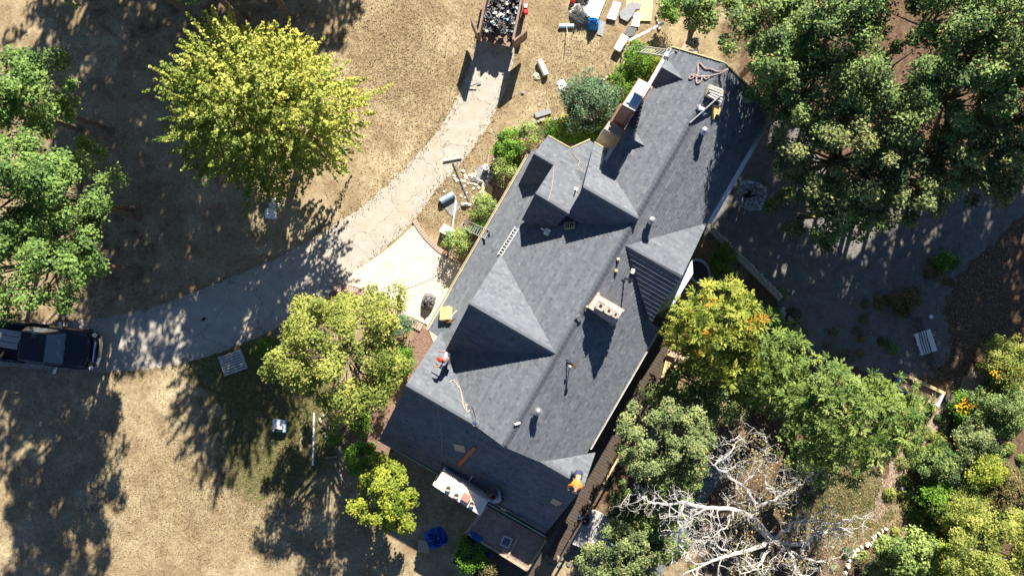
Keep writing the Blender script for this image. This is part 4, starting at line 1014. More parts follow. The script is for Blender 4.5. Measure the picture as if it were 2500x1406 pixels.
def rubble(name, label, n, fx, mats, cat, size=.3, kind='stuff', loc=(0, 0, 0), rz=0):
    root = None
    for i, (m, share) in enumerate(mats):
        mb = MB()
        for _ in range(int(n*share)):
            x, y, z = fx(); s = size*rnd.uniform(.35, 1.1)
            Mx = Matrix.Rotation(rnd.uniform(0, 6), 4, 'Z') @ Matrix.Rotation(rnd.gauss(0, .4), 4, 'X') @ Matrix.Rotation(rnd.gauss(0, .4), 4, 'Y')
            # crumpled scrap
            k = 4; vs = []; fs = []
            ph = rnd.random()*6
            for a in range(k):
                for b in range(k):
                    vs.append(Mx @ Vector(((a/(k-1)-.5)*s+rnd.gauss(0, .05)*s, (b/(k-1)-.5)*s*.7+rnd.gauss(0, .05)*s, rnd.gauss(0, .1)*s))+Vector((x, y, z)))
            for a in range(k-1):
                for b in range(k-1): fs.append((a*k+b, (a+1)*k+b, (a+1)*k+b+1, a*k+b+1))
            mb.add(vs, fs)
        if i == 0: root = mb.build(name, m, None, loc, rz); tag(root, label, cat, kind=kind)
        else: tag(mb.build('scraps', m, root), kind='stuff')
    return root
rubble('roofing_debris', 'heap of black, white and blue torn roofing scraps in the trailer', 330, lambda: ((lambda a, b: (a, b, 1.0+.35*rnd.random()-.2*abs(a)))(rnd.uniform(-.68, .68), rnd.uniform(.35, 4.2))), [(M['felt'], .4), (M['black'], .25), (M['whitedirty'], .18), (M['white'], .07), (M['bluegrey'], .07), (M['rust'], .03)], 'debris', .34, loc=(tp.x, tp.y, 0), rz=ta)
o = thing('gas_can', 'red and white fuel can standing on the right side of the trailer', 'can', at(1283, 28, .82)); 
MB().box((0, 0, .17), (.22, .42, .3)).build('body', M['red'], o, bevel=.04); MB().box((0, .12, .34), (.16, .18, .06)).build('cap', M['white'], o, bevel=.02)

# ---------------------------------------------------------------- loose things on the ground
def slab(name, label, cat, pts, h, th, m, group=None, bevel=0):
    w = [at(x, y, h) for x, y in pts]; c = sum(w, Vector())/len(w); c.z = 0
    mb = MB().prism([q-c for q in w], h-th, h); o = mb.build(name, m, None, c, bevel=bevel); return tag(o, label, cat, group)
def stick(name, label, cat, a, b, h0, h1, w, m, hh=None, group=None):
    A = at(*a, h0); B = at(*b, h1); c = (A+B)/2; c.z = 0
    o = MB().beam(A-c, B-c, w, hh or w).build(name, m, None, c); return tag(o, label, cat, group)
def lay(px, py, th=.04): return th
slab('plywood_sheet', 'largest yellow plywood sheet at the top edge, right side', 'plywood', [(1545, -60), (1600, -60), (1590, 52), (1563, 51), (1545, 5)], .09, .03, M['ply'])
slab('plywood_sheet', 'yellow plywood sheet partly under grey felt at the top edge', 'plywood', [(1535, -30), (1590, -20), (1568, 48), (1524, 36)], .05, .03, M['ply'])
slab('insulation_board', 'white board standing out below the plywood sheets', 'board', [(1550, 30), (1566, 36), (1560, 66), (1541, 64)], .12, .03, M['white'])
slab('roofing_felt', 'dark grey felt with a notched edge lying on the plywood', 'felt', [(1513, 30), (1540, 5), (1567, 10), (1562, 22), (1552, 24), (1543, 40), (1532, 53), (1515, 45)], .14, .02, M['felt2'])
slab('gypsum_board', 'wide pinkish white sheet at the top left of the material pile', 'board', [(1440, -30), (1490, -30), (1462, 40), (1425, 25)], .1, .03, M['white'])
slab('gypsum_board', 'white sheet slanting behind the blue tarp', 'board', [(1467, -10), (1485, -15), (1460, 48), (1442, 42), (1425, 32), (1430, 22)], .15, .03, M['whitedirty'])
slab('metal_sheet', 'long grey white tray right of the white sheets', 'sheet', [(1498, 3), (1517, 8), (1503, 50), (1481, 45)], .16, .06, M['whitedirty'])
slab('roofing_felt', 'grey strip of felt hanging below the blue tarp', 'felt', [(1465, 50), (1480, 55), (1470, 88), (1457, 84)], .05, .03, M['felt2'])
slab('insulation_board', 'small bright white slab left of the upper ladder foot', 'board', [(1519, 82), (1535, 92), (1514, 127), (1498, 118)], .32, .12, M['white'])
slab('roofing_felt', 'dark square shingle piece beside the small white slab', 'felt', [(1532, 65), (1556, 68), (1545, 88), (1530, 90), (1526, 80)], .08, .03, M['felt'])
stick('gutter_length', 'long white gutter lying slanted above the upper ladder', 'gutter', (1535, 100), (1620, 58), .4, .45, .12, M['white'], .1)
o = thing('push_broom', 'wide blue and white push broom standing on the dry grass', 'broom', at(1383, 67, 0))
MB().box((0, 0, .1), (.72, .1, .08)).build('broom_head', M['sky_blue'], o, rz=.03); MB().box((0, .05, .14), (.7, .12, .04)).build('head_board', M['white'], o); MB().beam((.0, 0, .12), (.06, -.85, .5), .03, .03).build('handle', M['wood'], o)
def crumple(name, label, cat, px, py, rx, ry, hh, m, h0=0, seed=1, n=14, sharp=.35, parent=None, rz=0):
    r2 = random.Random(seed); mb = MB(); k = n; vs = []; fs = []
    for i in range(k+1):
        for j in range(k+1):
            a = i/k*2-1; b = j/k*2-1; rr = min(1, math.hypot(a, b)); edge = max(abs(a), abs(b))
            sc_ = (1 if rr == 0 else edge/ max(1e-6, math.hypot(a, b)))*.55+.45
            z = hh*(1-edge**2.2)*(1+sharp*r2.gauss(0, 1))+ .01
            vs.append((a*rx*sc_+r2.gauss(0, .03)*rx, b*ry*sc_+r2.gauss(0, .03)*ry, max(.008, z) if edge < .999 else .0))
    for i in range(k):
        for j in range(k): q = i*(k+1)+j; fs.append((q, q+k+1, q+k+2, q+1))
    mb.add(vs, fs); o = mb.build(name, m, None, at(px, py, h0), rz); return tag(o, label, cat)
crumple('tarp', 'bright blue tarp bundle at the end of the material pile', 'tarp', 1448, 60, .3, .34, .55, M['sky_blue'], seed=3, sharp=.15)
crumple('trash_bag', 'white and grey torn plastic wrapping above the blue tarp', 'plastic', 1415, 33, .5, .42, .35, M['whitedirty'], seed=4, sharp=.5, rz=-.6)
crumple('wrapper', 'dark and white wrapping scraps between bag and blue tarp', 'plastic', 1432, 50, .3, .2, .2, M['clear'], seed=5, sharp=.6, rz=-.5)
crumple('debris_bag', 'dark bag of scraps at the top edge beside the red can', 'bag', 1422, 3, .38, .25, .3, M['felt'], seed=8)
o = MB().lathe([(.12, 0), (.13, .02), (.13, .26), (.1, .3), (.04, .32)], (0, 0, 0), 14).build('red_bucket', M['red'], None, at(1398, 4, 0)); tag(o, 'small round red container at the top edge of the material pile', 'container')
def roll(name, label, a, b, r_, m, h=None, cat='roll'):
    A = at(*a, r_); B = at(*b, r_); c = (A+B)/2; c.z = 0
    e = thing(name, label, cat, c); MB().tube([A-c, B-c], r_, 16).build('sheet_roll', m, e, smooth=False)
    d = (B-A).normalized(); MB().tube([A-c-d*.01, B-c+d*.01], r_*.4, 10).build('core', M['cardboard'], e); return e
roll('paper_roll', 'white underlayment roll lying on the grass right of the trailer shadow', (1316, 148), (1333, 184), .15, M['white'])
roll('felt_roll', 'pale blue white roll resting on the grey sheet by the patio', (1076, 492), (1108, 474), .16, M['bluegrey'])
slab('roofing_felt', 'grey sheet spread beneath the pale blue white roll', 'felt', [(1080, 500), (1112, 482), (1124, 506), (1103, 530)], .03, .02, M['felt2'])
slab('shingle_bundle', 'grey bundle of shingles lying above the curved stone edging', 'bundle', [(1304, 276), (1342, 264), (1346, 277), (1308, 288)], .12, .1, M['felt2'], bevel=.01)
crumple('paper_scrap', 'small pale crumpled paper left of the white roll', 'paper', 1311, 188, .22, .2, .08, M['cream'], seed=11, n=7)
crumple('paper_scrap', 'larger white crumpled paper near the round blue green shrub', 'paper', 1373, 212, .25, .34, .08, M['white'], seed=12, n=8, rz=.5)
crumple('paper_scrap', 'tiny grey scrap on the lawn near the shovel', 'paper', 1276, 228, .09, .07, .06, M['felt2'], seed=13, n=5)
o = thing('shovel', 'shovel lying across the driveway below the trailer', 'shovel', at(1150, 208, 0), 0)
MB().beam(at(1146, 212, .1)-o.location, at(1166, 204, .2)-o.location, .035, .035).build('handle', M['darkwood'], o); MB().prism([(.3, .0), (.48, .02), (.52, .14), (.34, .17)], .04, .06).build('blade', M['steel'], o)
# left of house
stick('gutter_length', 'short white metal strip lying near the end of the driveway', 'strip', (1083, 391), (1128, 383), .1, .1, .06, M['whitedirty'])
stick('rod', 'long thin dark rod on the grass beside the driveway', 'rod', (1106, 396), (1147, 496), .06, .06, .05, M['felt'])
stick('board', 'narrow brown board standing beside the stone edging', 'board', (1196, 361), (1190, 402), .12, .12, .07, M['wood'])
o = thing('bucket', 'white topped dark bucket below the brown board', 'bucket', at(1187, 411, 0)); MB().lathe([(.13, 0), (.15, .36)], (0, 0, 0), 16).build('body', M['black'], o); MB().lathe([(.16, .34), (.16, .39)], (0, 0, 0), 16).build('lid', M['white'], o)
slab('roofing_felt', 'round greenish grey scrap sheet left of the bucket', 'felt', [(1160, 415), (1175, 402), (1195, 415), (1200, 440), (1180, 452), (1165, 440)], .025, .02, M['felt2'])
slab('yellow_sheet', 'yellow sheet with a dark square hole on the rubble', 'sheet', [(1178, 460), (1195, 450), (1203, 460), (1200, 475), (1182, 488), (1170, 470)], .06, .03, M['yellowfoam'])
slab('dark_patch', 'small dark square shingle lying on the yellow sheet', 'shingle', [(1182, 462), (1188, 461), (1189, 468), (1183, 470)], .075, .01, M['felt'])
slab('dark_patch', 'small dark shingle on the pale rubble left of the bucket', 'shingle', [(1150, 434), (1164, 434), (1165, 443), (1151, 444)], .09, .02, M['felt'])
crumple('white_scrap', 'crumpled white scrap on the rubble', 'scrap', 1174, 444, .14, .1, .12, M['white'], seed=15, n=6)
stick('pole', 'long pale pole leaning across the carton at the patio corner', 'pole', (1114, 490), (1096, 612), .5, .3, .07, M['whitedirty'])
o = thing('carton', 'white topped brown box on the patio corner', 'box', at(1095, 566, 0), -R(32)); MB().box((0, 0, .22), (.68, .42, .44)).build('box_body', M['cardboard'], o); MB().box((0, 0, .45), (.7, .44, .02)).build('lid', M['white'], o)
crumple('white_scrap', 'white bundle at the lower end of the dark rod', 'scrap', 1138, 500, .28, .1, .15, M['whitedirty'], seed=16, n=6)
def ladder(label, a, b, ha, hb, w=.42, m=None, rails=.05, n=12):
    A = at(*a, ha); B = at(*b, hb); c = (A+B)/2; c.z = 0
    t = thing('ladder', label, 'ladder', c); d = (B-A); s = Vector((-d.y, d.x, 0)).normalized()*w/2
    for k in (-1, 1): MB().beam(A+s*k-c, B+s*k-c, rails*.6, rails*1.6).build('rail', m or M['alu'], t)
    for i in range(n):
        p = A.lerp(B, (i+.5)/n)-c; MB().tube([p-s, p+s], .018, 6).build('rung', m or M['alu'], t)
    return t
ladder('aluminium ladder leaning on the left eave above the patio', (1128, 545), (1192, 574), .1, 3.1, .42)
ladder('aluminium ladder leaning on the upper left roof corner', (1528, 116), (1643, 133), .1, 5.0, .42, None, .05, 16)
p1, p2 = onw(ML, 1262, 556, .06), onw(ML, 1219, 624, .06)
t = thing('ladder', 'narrow white ladder lying flat on the left slope', 'ladder', (p1+p2)/2)
cc = (p1+p2)/2; d = p2-p1; s = Vector((-d.y, d.x, .0)).normalized()*.09
for k in (-1, 1): MB().beam(p1+s*k-cc, p2+s*k-cc, .03, .05).build('rail', M['white'], t)
for i in range(10): q = p1.lerp(p2, (i+.5)/10)-cc; MB().tube([q-s, q+s], .014, 5).build('rung', M['white'], t)
# pallets
def pallet(label, px, py, ang, w, l, m, n=7):
    t = thing('pallet', label, 'pallet', at(px, py, 0), ang)
    for k in (-1, 0, 1): MB().box((0, k*(l/2-.06), .05), (w, .1, .09)).build('stringer', m, t)
    me = MB().box((0, 0, 0), (w/n-.03, l, .025)).mesh('slat', m)
    for i in range(n):
        o = bpy.data.objects.new('slat', me); COL.objects.link(o); o.parent = t; o.location = (-w/2+(i+.5)*w/n, 0, .112+rnd.uniform(-.003, .003)); o.rotation_euler = (0, 0, rnd.gauss(0, .01))
    return t
pallet('grey slatted wooden pallet on the grass below the driveway', 570, 885, R(20)+math.pi/2, 1.0, 1.18, M['greywood'], 8)
t = pallet('whitish metal panel pallet on the gravel at the right', 2257, 835, R(108)-math.pi/2, .85, 1.1, M['white'], 3)
for k in range(4):
    x = 2240+k*6; pts = [at(x-12, 775-k, .03), at(x+3, 812, .13), at(x+8, 835, .145), at(x+18, 868, .13), at(x+34, 905, .03)]
    o = MB().tube([p-at(x, 835, 0) for p in pts], .016, 5).build('cable', M['black'], None, at(x, 835, 0)); tag(o, ['leftmost', 'second', 'third', 'rightmost'][k]+' of four black cables running over the whitish pallet', 'cable', 'parallel cables over the pallet')
MB().lathe([(.1, 0), (.1, .05), (.07, .07)], (0, 0, 0), 16).build('disk_lid', M['white'], None, at(2272, 773, 0)); tag(bpy.data.objects['disk_lid'], 'small white round cap on the ground above the whitish pallet', 'cap')
# planter trough
t = thing('planter_trough', 'long wooden trough of pale beams at the end of the gravel', 'planter', at(2236, 948, 0), -R(25))
for s in (-1, 1): MB().box((0, s*.34, .28), (2.35, .14, .3)).build('side_beam', M['tanwood'] if s > 0 else M['greywood'], t)
for s in (-1, 1): MB().box((s*1.1, 0, .28), (.12, .54, .3)).build('end_board', M['whitedirty'] if s > 0 else M['bluegrey'], t)
MB().box((0, 0, .2), (2.1, .54, .06)).build('soil', M['mulch'], t)
stick('board', 'thin pale board lying right of the dirt path', 'board', (2316, 1024), (2300, 1054), .04, .04, .09, M['greywood'])
stick('log', 'fallen grey log in the lower right brush', 'log', (2355, 1128), (2322, 1178), .3, .3, .2, M['greywood'])
stick('pole', 'short pale pole in the shaded brush right of the log', 'pole', (2433, 1107), (2416, 1136), .3, .3, .05, M['white'])
crumple('white_scrap', 'small white object on the leaf litter beside the path', 'scrap', 2203, 1191, .12, .1, .08, M['white'], seed=19, n=5)
crumple('plastic_sheet', 'crumpled grey plastic sheet on the shaded gravel right of the gutter', 'plastic sheet', 1833, 478, .78, .72, .1, M['clear'], seed=21, n=18, sharp=1.0, rz=-.3)
crumple('debris_pile', 'dark torn felt in the middle of the plastic sheet', 'felt', 1828, 476, .3, .26, .16, M['black'], seed=22, n=8)
crumple('paper_scrap', 'tiny pale blue scrap on the dark gravel', 'paper', 1900, 627, .12, .08, .05, M['bluegrey'], seed=23, n=5, rz=1)
slab('leaf_scrap', 'black leaf shaped scrap on the shaded driveway', 'scrap', [(489, 783), (499, 774), (503, 778), (497, 783)], .03, .02, M['black'])
# lawn objects lower left
o = thing('storage_tote', 'blue and white plastic tote on the lawn below the pallet', 'tote', at(686, 1037, 0), -R(5)); MB().box((0, 0, .16), (.62, .56, .32), taper=1.06).build('tub', M['bluegrey'], o, bevel=.03); MB().box((.0, .02, .33), (.42, .36, .03)).build('contents', M['whitedirty'], o); MB().box((0, -.2, .335), (.4, .12, .04)).build('dark_flap', M['black'], o)
stick('downspout', 'long thin white pipe lying upright on the lawn', 'pipe', (767, 1008), (764, 1135), .06, .06, .08, M['white'])
stick('board', 'short yellow board on the lawn left of the white pipe', 'board', (737, 1056), (733, 1102), .04, .04, .09, M['tanwood'])
stick('board', 'short pale stick lying crosswise under the curved edging', 'stick', (794, 1118), (824, 1114), .04, .04, .06, M['wood'])
stick('board', 'short grey stick slanting in the shade above the lime tree', 'stick', (822, 1146), (842, 1178), .04, .04, .05, M['greywood'])
for (x, y, l, s) in ((673, 497, 'upper', 31), (663, 521, 'lower', 32)):
    o = crumple('white_bag', f'{l} of two white sacks under the yellow green tree', 'sack', x, y, .34, .28, .25, M['white'], seed=s, n=9, sharp=.15); o['group'] = 'two white sacks under the tree'
crumple('blue_tarp', 'large crumpled blue tarp on the ground below the small lime tree', 'tarp', 1064, 1312, .55, .5, .3, M['blue'], seed=41, n=14, sharp=.5, rz=.4)
slab('board', 'tan square board beside the crumpled blue tarp', 'board', [(1022, 1318), (1048, 1320), (1047, 1350), (1019, 1347)], .05, .03, M['cardboard'])
crumple('blue_bag', 'crumpled blue and white bag at the left terrace edge', 'bag', 1163, 1310, .34, .16, .2, M['blue'], h0=tz, seed=42, n=9, rz=-.6)
crumple('blue_bag', 'small round blue bag on the lower terrace', 'bag', 1195, 1355, .16, .14, .2, M['blue'], h0=lz, seed=43, n=7)
crumple('dark_tarp', 'dark blue bag lying in the shade on the side deck', 'bag', 1425, 1268, .3, .3, .25, M['denim'], h0=.85, seed=44, n=8)
o = thing('round_tub', 'oval tub with a pale rim beside the bay', 'tub', at(1700, 664, 0), -R(60)); 
rim = MB(); pts = [(.62*math.cos(a), .46*math.sin(a), .6) for a in [i*math.pi/12 for i in range(25)]]; rim.tube(pts, .07, 8, False); rim.build('rim', M['bluegrey'], o)
MB().lathe([(.6, 0), (.63, .58)], (0, 0, 0), 24, 1, .75).build('shell', M['steel'], o); MB().lathe([(.55, .585), (.55, .59)], (0, 0, 0), 24, 1, .75).build('dark_interior', M['black'], o)
# patio: bag, cords
crumple('trash_bag', 'shiny black and silver garbage bag on the cream patio', 'bag', 1046, 736, .34, .42, .5, mat('shiny_bag', (.02, .02, .022), .2, .3, 9, 1.0, col2=(.3, .3, .3)), h0=.05, seed=51, n=12, sharp=.25, rz=-.3)
def cord(name, label, pts, m, r_, cat='cord', pl=None, h=.06):
    p = smooth_poly(pts, False, 2); w = [onw(pl, x, y, .04+r_) if pl else at(x, y, h) for x, y in p]; c = w[len(w)//2].copy()
    o = MB().tube([q-c for q in w], r_, 5).build(name, m, None, c); return tag(o, label, cat)
cord('power_cord', 'thin dark cord crossing the cream patio', [(920, 720), (960, 712), (1010, 700), (1060, 678), (1090, 660)], M['felt'], .01)
cord('power_cord', 'second pale thin cord looping on the patio toward the bag', [(975, 736), (1000, 732), (1020, 715), (1050, 690), (1055, 680)], M['rope'], .008)
cord('garden_hose', 'coiled pale hose lying inside the curved stone edging', [(1235, 350), (1250, 330), (1275, 310), (1300, 302), (1305, 312), (1280, 322), (1255, 335), (1245, 352), (1262, 338), (1290, 318), (1300, 308), (1270, 306)], M['rope'], .018, 'hose')

# ---------------------------------------------------------------- things on the roof
def turbine(label, pl, px, py, s=1.0, tall=.22):
    p = onw(pl, px, py, tall*.0+.3); v, u, h = on(pl, px, py, .3)
    base = pl[0]+pl[1]*v+pl[2]*u
    t = thing('turbine_vent', label, 'roof vent', (p.x, p.y, base-.03), 0, 'round roof vents')
    sl = Matrix.Rotation(HR, 4, 'Z') @ Matrix.Rotation(-math.atan(pl[1]), 4, 'Y')
    MB().box((0, 0, .045), (.42, .42, .02), M=sl).build('flashing', M['felt'], t)
    MB().lathe([(.12*s, -.05), (.12*s, tall+.1)], (0, 0, 0), 16).build('neck', M['steel'], t)
    z = tall+.1; MB().lathe([(.11*s, z), (.16*s, z+.06), (.17*s, z+.14), (.12*s, z+.21), (.05*s, z+.24)], (0, 0, 0), 20).build('turbine', M['steel'], t)
    fins = MB()
    for k in range(16): a = k*math.pi/8; fins.box((.17*s*math.cos(a), .17*s*math.sin(a), z+.11), (.03, .01, .16), rz=a+.6)
    fins.build('fins', M['alu'], t); MB().lathe([(.05, z+.25), (.05, z+.29)], (0, 0, 0), 10).build('hub', M['steel'], t)
    return t
turbine('round metal turbine vent high on the right slope near the woods', MR, 1718, 321)
turbine('round metal turbine vent right above the bright right gable', MR, 1590, 539)
turbine('round metal turbine vent on the lowest part of the right slope', MR, 1313, 1004)
slab_ = None
def rbox(name, label, cat, pl, px, py, d, m, rz=0, up=None, group=None, bevel=0):
    p = onw(pl, px, py, .03); sl = Matrix.Rotation(HR, 4, 'Z') @ Matrix.Rotation(-math.atan(pl[1]), 4, 'Y') @ Matrix.Rotation(math.atan(pl[2]), 4, 'X') @ Matrix.Rotation(rz, 4, 'Z')
    o = MB().box((0, 0, d[2]/2), d).build(name, m, None, p, bevel=bevel); o.matrix_world = Matrix.Translation(p) @ sl; return tag(o, label, cat, group)
def rset(t, pl, px, py, rz=0, up=.03):
    p = onw(pl, px, py, up); t.matrix_world = Matrix.Translation(p) @ (Matrix.Rotation(HR, 4, 'Z') @ Matrix.Rotation(-math.atan(pl[1]), 4, 'Y') @ Matrix.Rotation(math.atan(pl[2]), 4, 'X') @ Matrix.Rotation(rz, 4, 'Z')); return t
t = rset(thing('box_vent', 'tan slotted box vent inside the dark gable shadow', 'roof vent'), ML, 1393, 552, R(30))
MB().box((0, 0, .06), (.5, .32, .12)).build('housing', M['cardboard'], t, bevel=.03)
for k in range(4): MB().box((-.15+k*.1, 0, .125), (.04, .22, .02)).build('slot', M['black'], t)
t = rset(thing('pipe_vent', 'white pipe with a tilted square flashing at the shadow edge', 'roof vent'), ML, 1336, 567)
MB().box((0, 0, .01), (.28, .3, .02)).build('flashing', M['alu'], t); 
o = MB().tube([(0, 0, 0), (-.12, 0, .35)], .045, 10).build('pipe', M['white'], t)
t = rset(thing('roof_jack', 'short pipe stub on the light gable slope', 'roof vent'), LM, 1406, 462); MB().tube([(0, 0, 0), (0, -.28, .3)], .03, 8).build('pipe', M['felt2'], t); MB().box((0, 0, .01), (.15, .15, .015)).build('flashing', M['steel'], t)
t = rset(thing('attic_fan', 'shiny metal ball vent with a curved cord near the lower valley', 'roof vent'), ML, 1162, 1034, 0, .05); MB().lathe([(.04, 0), (.12, .05), (.13, .13), (.08, .2), (.02, .22)], (0, 0, 0), 16).build('ball', M['chrome'], t); MB().lathe([(.16, 0), (.16, .03)], (0, 0, 0), 14).build('base_ring', M['felt'], t)
rbox('white_tube', 'short white tube lying beside the lowest turbine vent', 'tube', MR, 1262, 1033, (.26, .09, .08), M['white'], R(40), bevel=.02)
for x, y, l, m in ((1507, 636, 'tan work glove nearest the right gable tip', M['cream']), (1502, 664, 'yellow nail pouch below the tan glove', M['yellowfoam'])):
    t = rset(thing('roof_tool', l, 'tool'), MR, x, y, .5); MB().box((0, .06, .04), (.14, .1, .08)).build('pad', m, t, bevel=.02); MB().box((0, -.06, .04), (.1, .12, .08)).build('strap', M['black'], t, bevel=.02)
t = rset(thing('nail_gun', 'white and black nail gun at the edge of the striped slope', 'nail gun'), MR, 1541, 661, .3); MB().box((0, 0, .1), (.14, .22, .14)).build('body', M['white'], t, bevel=.03); MB().box((.12, .06, .08), (.12, .08, .08)).build('magazine', M['black'], t); MB().box((-.0, -.14, .06), (.08, .1, .06)).build('nose', M['black'], t)
t = rset(thing('roof_anchor', 'dark post standing on the slope above the pinkish chimney', 'post'), MR, 1524, 678, 0); MB().tube([(0, 0, 0), (0, 0, .55)], .04, 8).build('post', M['black'], t); MB().box((0, 0, .02), (.2, .2, .02)).build('plate', M['steel'], t)
for x, y, l in ((1412, 776, 'dark shingle scrap farther left of the pinkish chimney'), (1432, 752, 'dark shingle scrap at the left corner of the pinkish chimney')):
    rbox('shingle_scrap', l, 'scrap', MR, x, y, (.26, .2, .08), M['felt'], rnd.uniform(0, 3))
t = rset(thing('tripod_tool', 'dark pointed tool standing near the tip of the big left gable', 'tool'), MR, 1384, 885, 0)
MB().tube([(0, 0, 0), (.05, .05, .5)], .03, 6).tube([(.14, .1, 0), (.05, .05, .5)], .02, 6).tube([(-.1, .12, 0), (.05, .05, .5)], .02, 6).build('legs', M['black'], t); MB().box((.05, .05, .5), (.12, .16, .1)).build('head', M['boot'], t, bevel=.02); MB().box((0, -.05, .3), (.07, .07, .07)).build('knob', M['white'], t)
# materials heap near the upper end
t = rset(thing('underlayment_bundle', 'torn white and tan bundle lying near the upper ridge', 'bundle'), MR, 1740, 228, R(15)); 
MB().box((0, 0, .1), (.8, .5, .2)).build('bundle_body', M['cardboard'], t, bevel=.05)
for k in range(5): MB().box((-.05+rnd.uniform(-.1, .1), -.2+k*.1, .21+.01*k), (.72+rnd.uniform(-.1, .1), .06, .04), rz=rnd.gauss(0, .06)).build('torn_strip', M['white'], t)
t = rset(thing('yellow_pad', 'yellow notched foam pad below the white bundle', 'pad'), MR, 1745, 270, R(20)); MB().prism([(-.22, .2), (.22, .2), (.2, -.12), (.02, -.15), (-.02, -.38), (-.14, -.1)], 0, .12).build('pad', M['yellowfoam'], t)
p1, p2 = onw(MR, 1760, 232, .35), onw(MR, 1684, 300, .08); c = (p1+p2)/2
tag(MB().beam(p1-c, p2-c, .05, .05).build('pole', M['felt2'], None, c), 'grey pole slanting over the white and yellow bundles', 'pole')
t = rset(thing('tool_bag', 'white and dark tool bag under the slanting grey pole', 'bag'), MR, 1708, 266, .4); MB().box((0, 0, .08), (.3, .16, .16)).build('bag', M['white'], t, bevel=.04); MB().box((.18, -.12, .06), (.16, .14, .12)).build('pocket', M['bluegrey'], t, bevel=.03); MB().box((-.12, .1, .06), (.1, .1, .1)).build('buckle', M['white'], t)
# ropes
cord('safety_rope', 'pinkish rope looping across the upper end of the roof', [(1778, 168), (1755, 178), (1735, 168), (1722, 170), (1708, 152), (1703, 160), (1705, 175), (1698, 200), (1705, 206), (1715, 195), (1712, 182), (1722, 195), (1733, 190), (1728, 185), (1700, 190), (1685, 182), (1682, 195), (1695, 190), (1690, 180), (1712, 190), (1755, 182), (1778, 170)], M['ropepink'], .028, 'rope', ML)
cord('tan_rope', 'tangled tan rope hanging from the big gable shadow down the lower slope', [(1098, 934), (1104, 927), (1112, 932), (1122, 950), (1118, 938), (1126, 955), (1128, 972), (1132, 990), (1124, 975), (1136, 1000), (1142, 1008), (1148, 998), (1144, 990), (1136, 985), (1140, 1002)], M['rope'], .022, 'rope', Wp)
cord('black_cord', 'curved cord leading up from the shiny ball vent', [(1162, 1030), (1162, 1015), (1158, 1002), (1152, 990)], M['felt'], .014, 'cord', ML)
cord('thin_cord', 'thin pale cord running down the shaded lower wing', [(1063, 980), (1072, 1020), (1078, 1060), (1078, 1100), (1076, 1140)], M['rope'], .007, 'cord', Wm)
cord('thin_cord', 'thin pale cord on the bright stepped gable', [(1352, 408), (1350, 440), (1345, 470), (1338, 490)], M['rope'], .008, 'cord', LM)
cord('pale_rope', 'thin tan cord winding over the bright stepped gable near the zigzag eave', [(1400, 375), (1405, 385), (1418, 395), (1410, 405), (1422, 415), (1418, 425)], M['rope'], .012, 'cord', LM)
cord('grey_rope', 'grey rope tangle on the lower slope above the orange shirted worker', [(1345, 1140), (1352, 1136), (1362, 1138), (1358, 1130), (1366, 1128), (1372, 1138), (1385, 1136), (1382, 1130), (1392, 1134)], M['whitedirty'], .02, 'rope', MR)
# boards on the shaded wing
rbox('cardboard_square', 'beige square of cardboard on the shaded lower wing, left one', 'cardboard', Wm, 1122, 1093, (.5, .46, .02), M['cardboard'], R(30))
t = rset(thing('cardboard_notched', 'beige notched cardboard at the right end of the shaded wing', 'cardboard'), Wm, 1358, 1226, 0); MB().prism([(-.25, .2), (.22, .2), (.22, -.02), (.12, -.05), (.16, -.22), (-.22, -.22)], 0, .02).build('sheet', M['cardboard'], t)
rbox('cardboard_strip', 'small beige strip beside the crouching worker in blue', 'cardboard', Wm, 1230, 1242, (.28, .16, .02), M['cardboard'], R(10))
rbox('lit_streak_board', 'long wooden board with a reddish sunlit streak painted as its colour, on the shaded wing', 'board', Wm, 1140, 1112, (.16, 1.75, .05), M['litboard'], R(-4))
rbox('white_stick', 'short white stick on the shaded wing above the pale chimney', 'stick', Wm, 1148, 1169, (.05, .55, .03), M['white'], R(4))
t = rset(thing('felt_stack', 'thick yellow foam block with a wooden handle on the lower left eave', 'block'), ML, 1093, 768, R(32)); MB().box((0, 0, .14), (.5, .62, .28)).build('block', M['yellowfoam'], t, bevel=.03); MB().beam((.2, -.3, .2), (.62, .05, .25), .04, .04).build('handle', M['white'], t); MB().box((.18, -.36, .1), (.2, .16, .16)).build('bracket', M['boot'], t, bevel=.02)

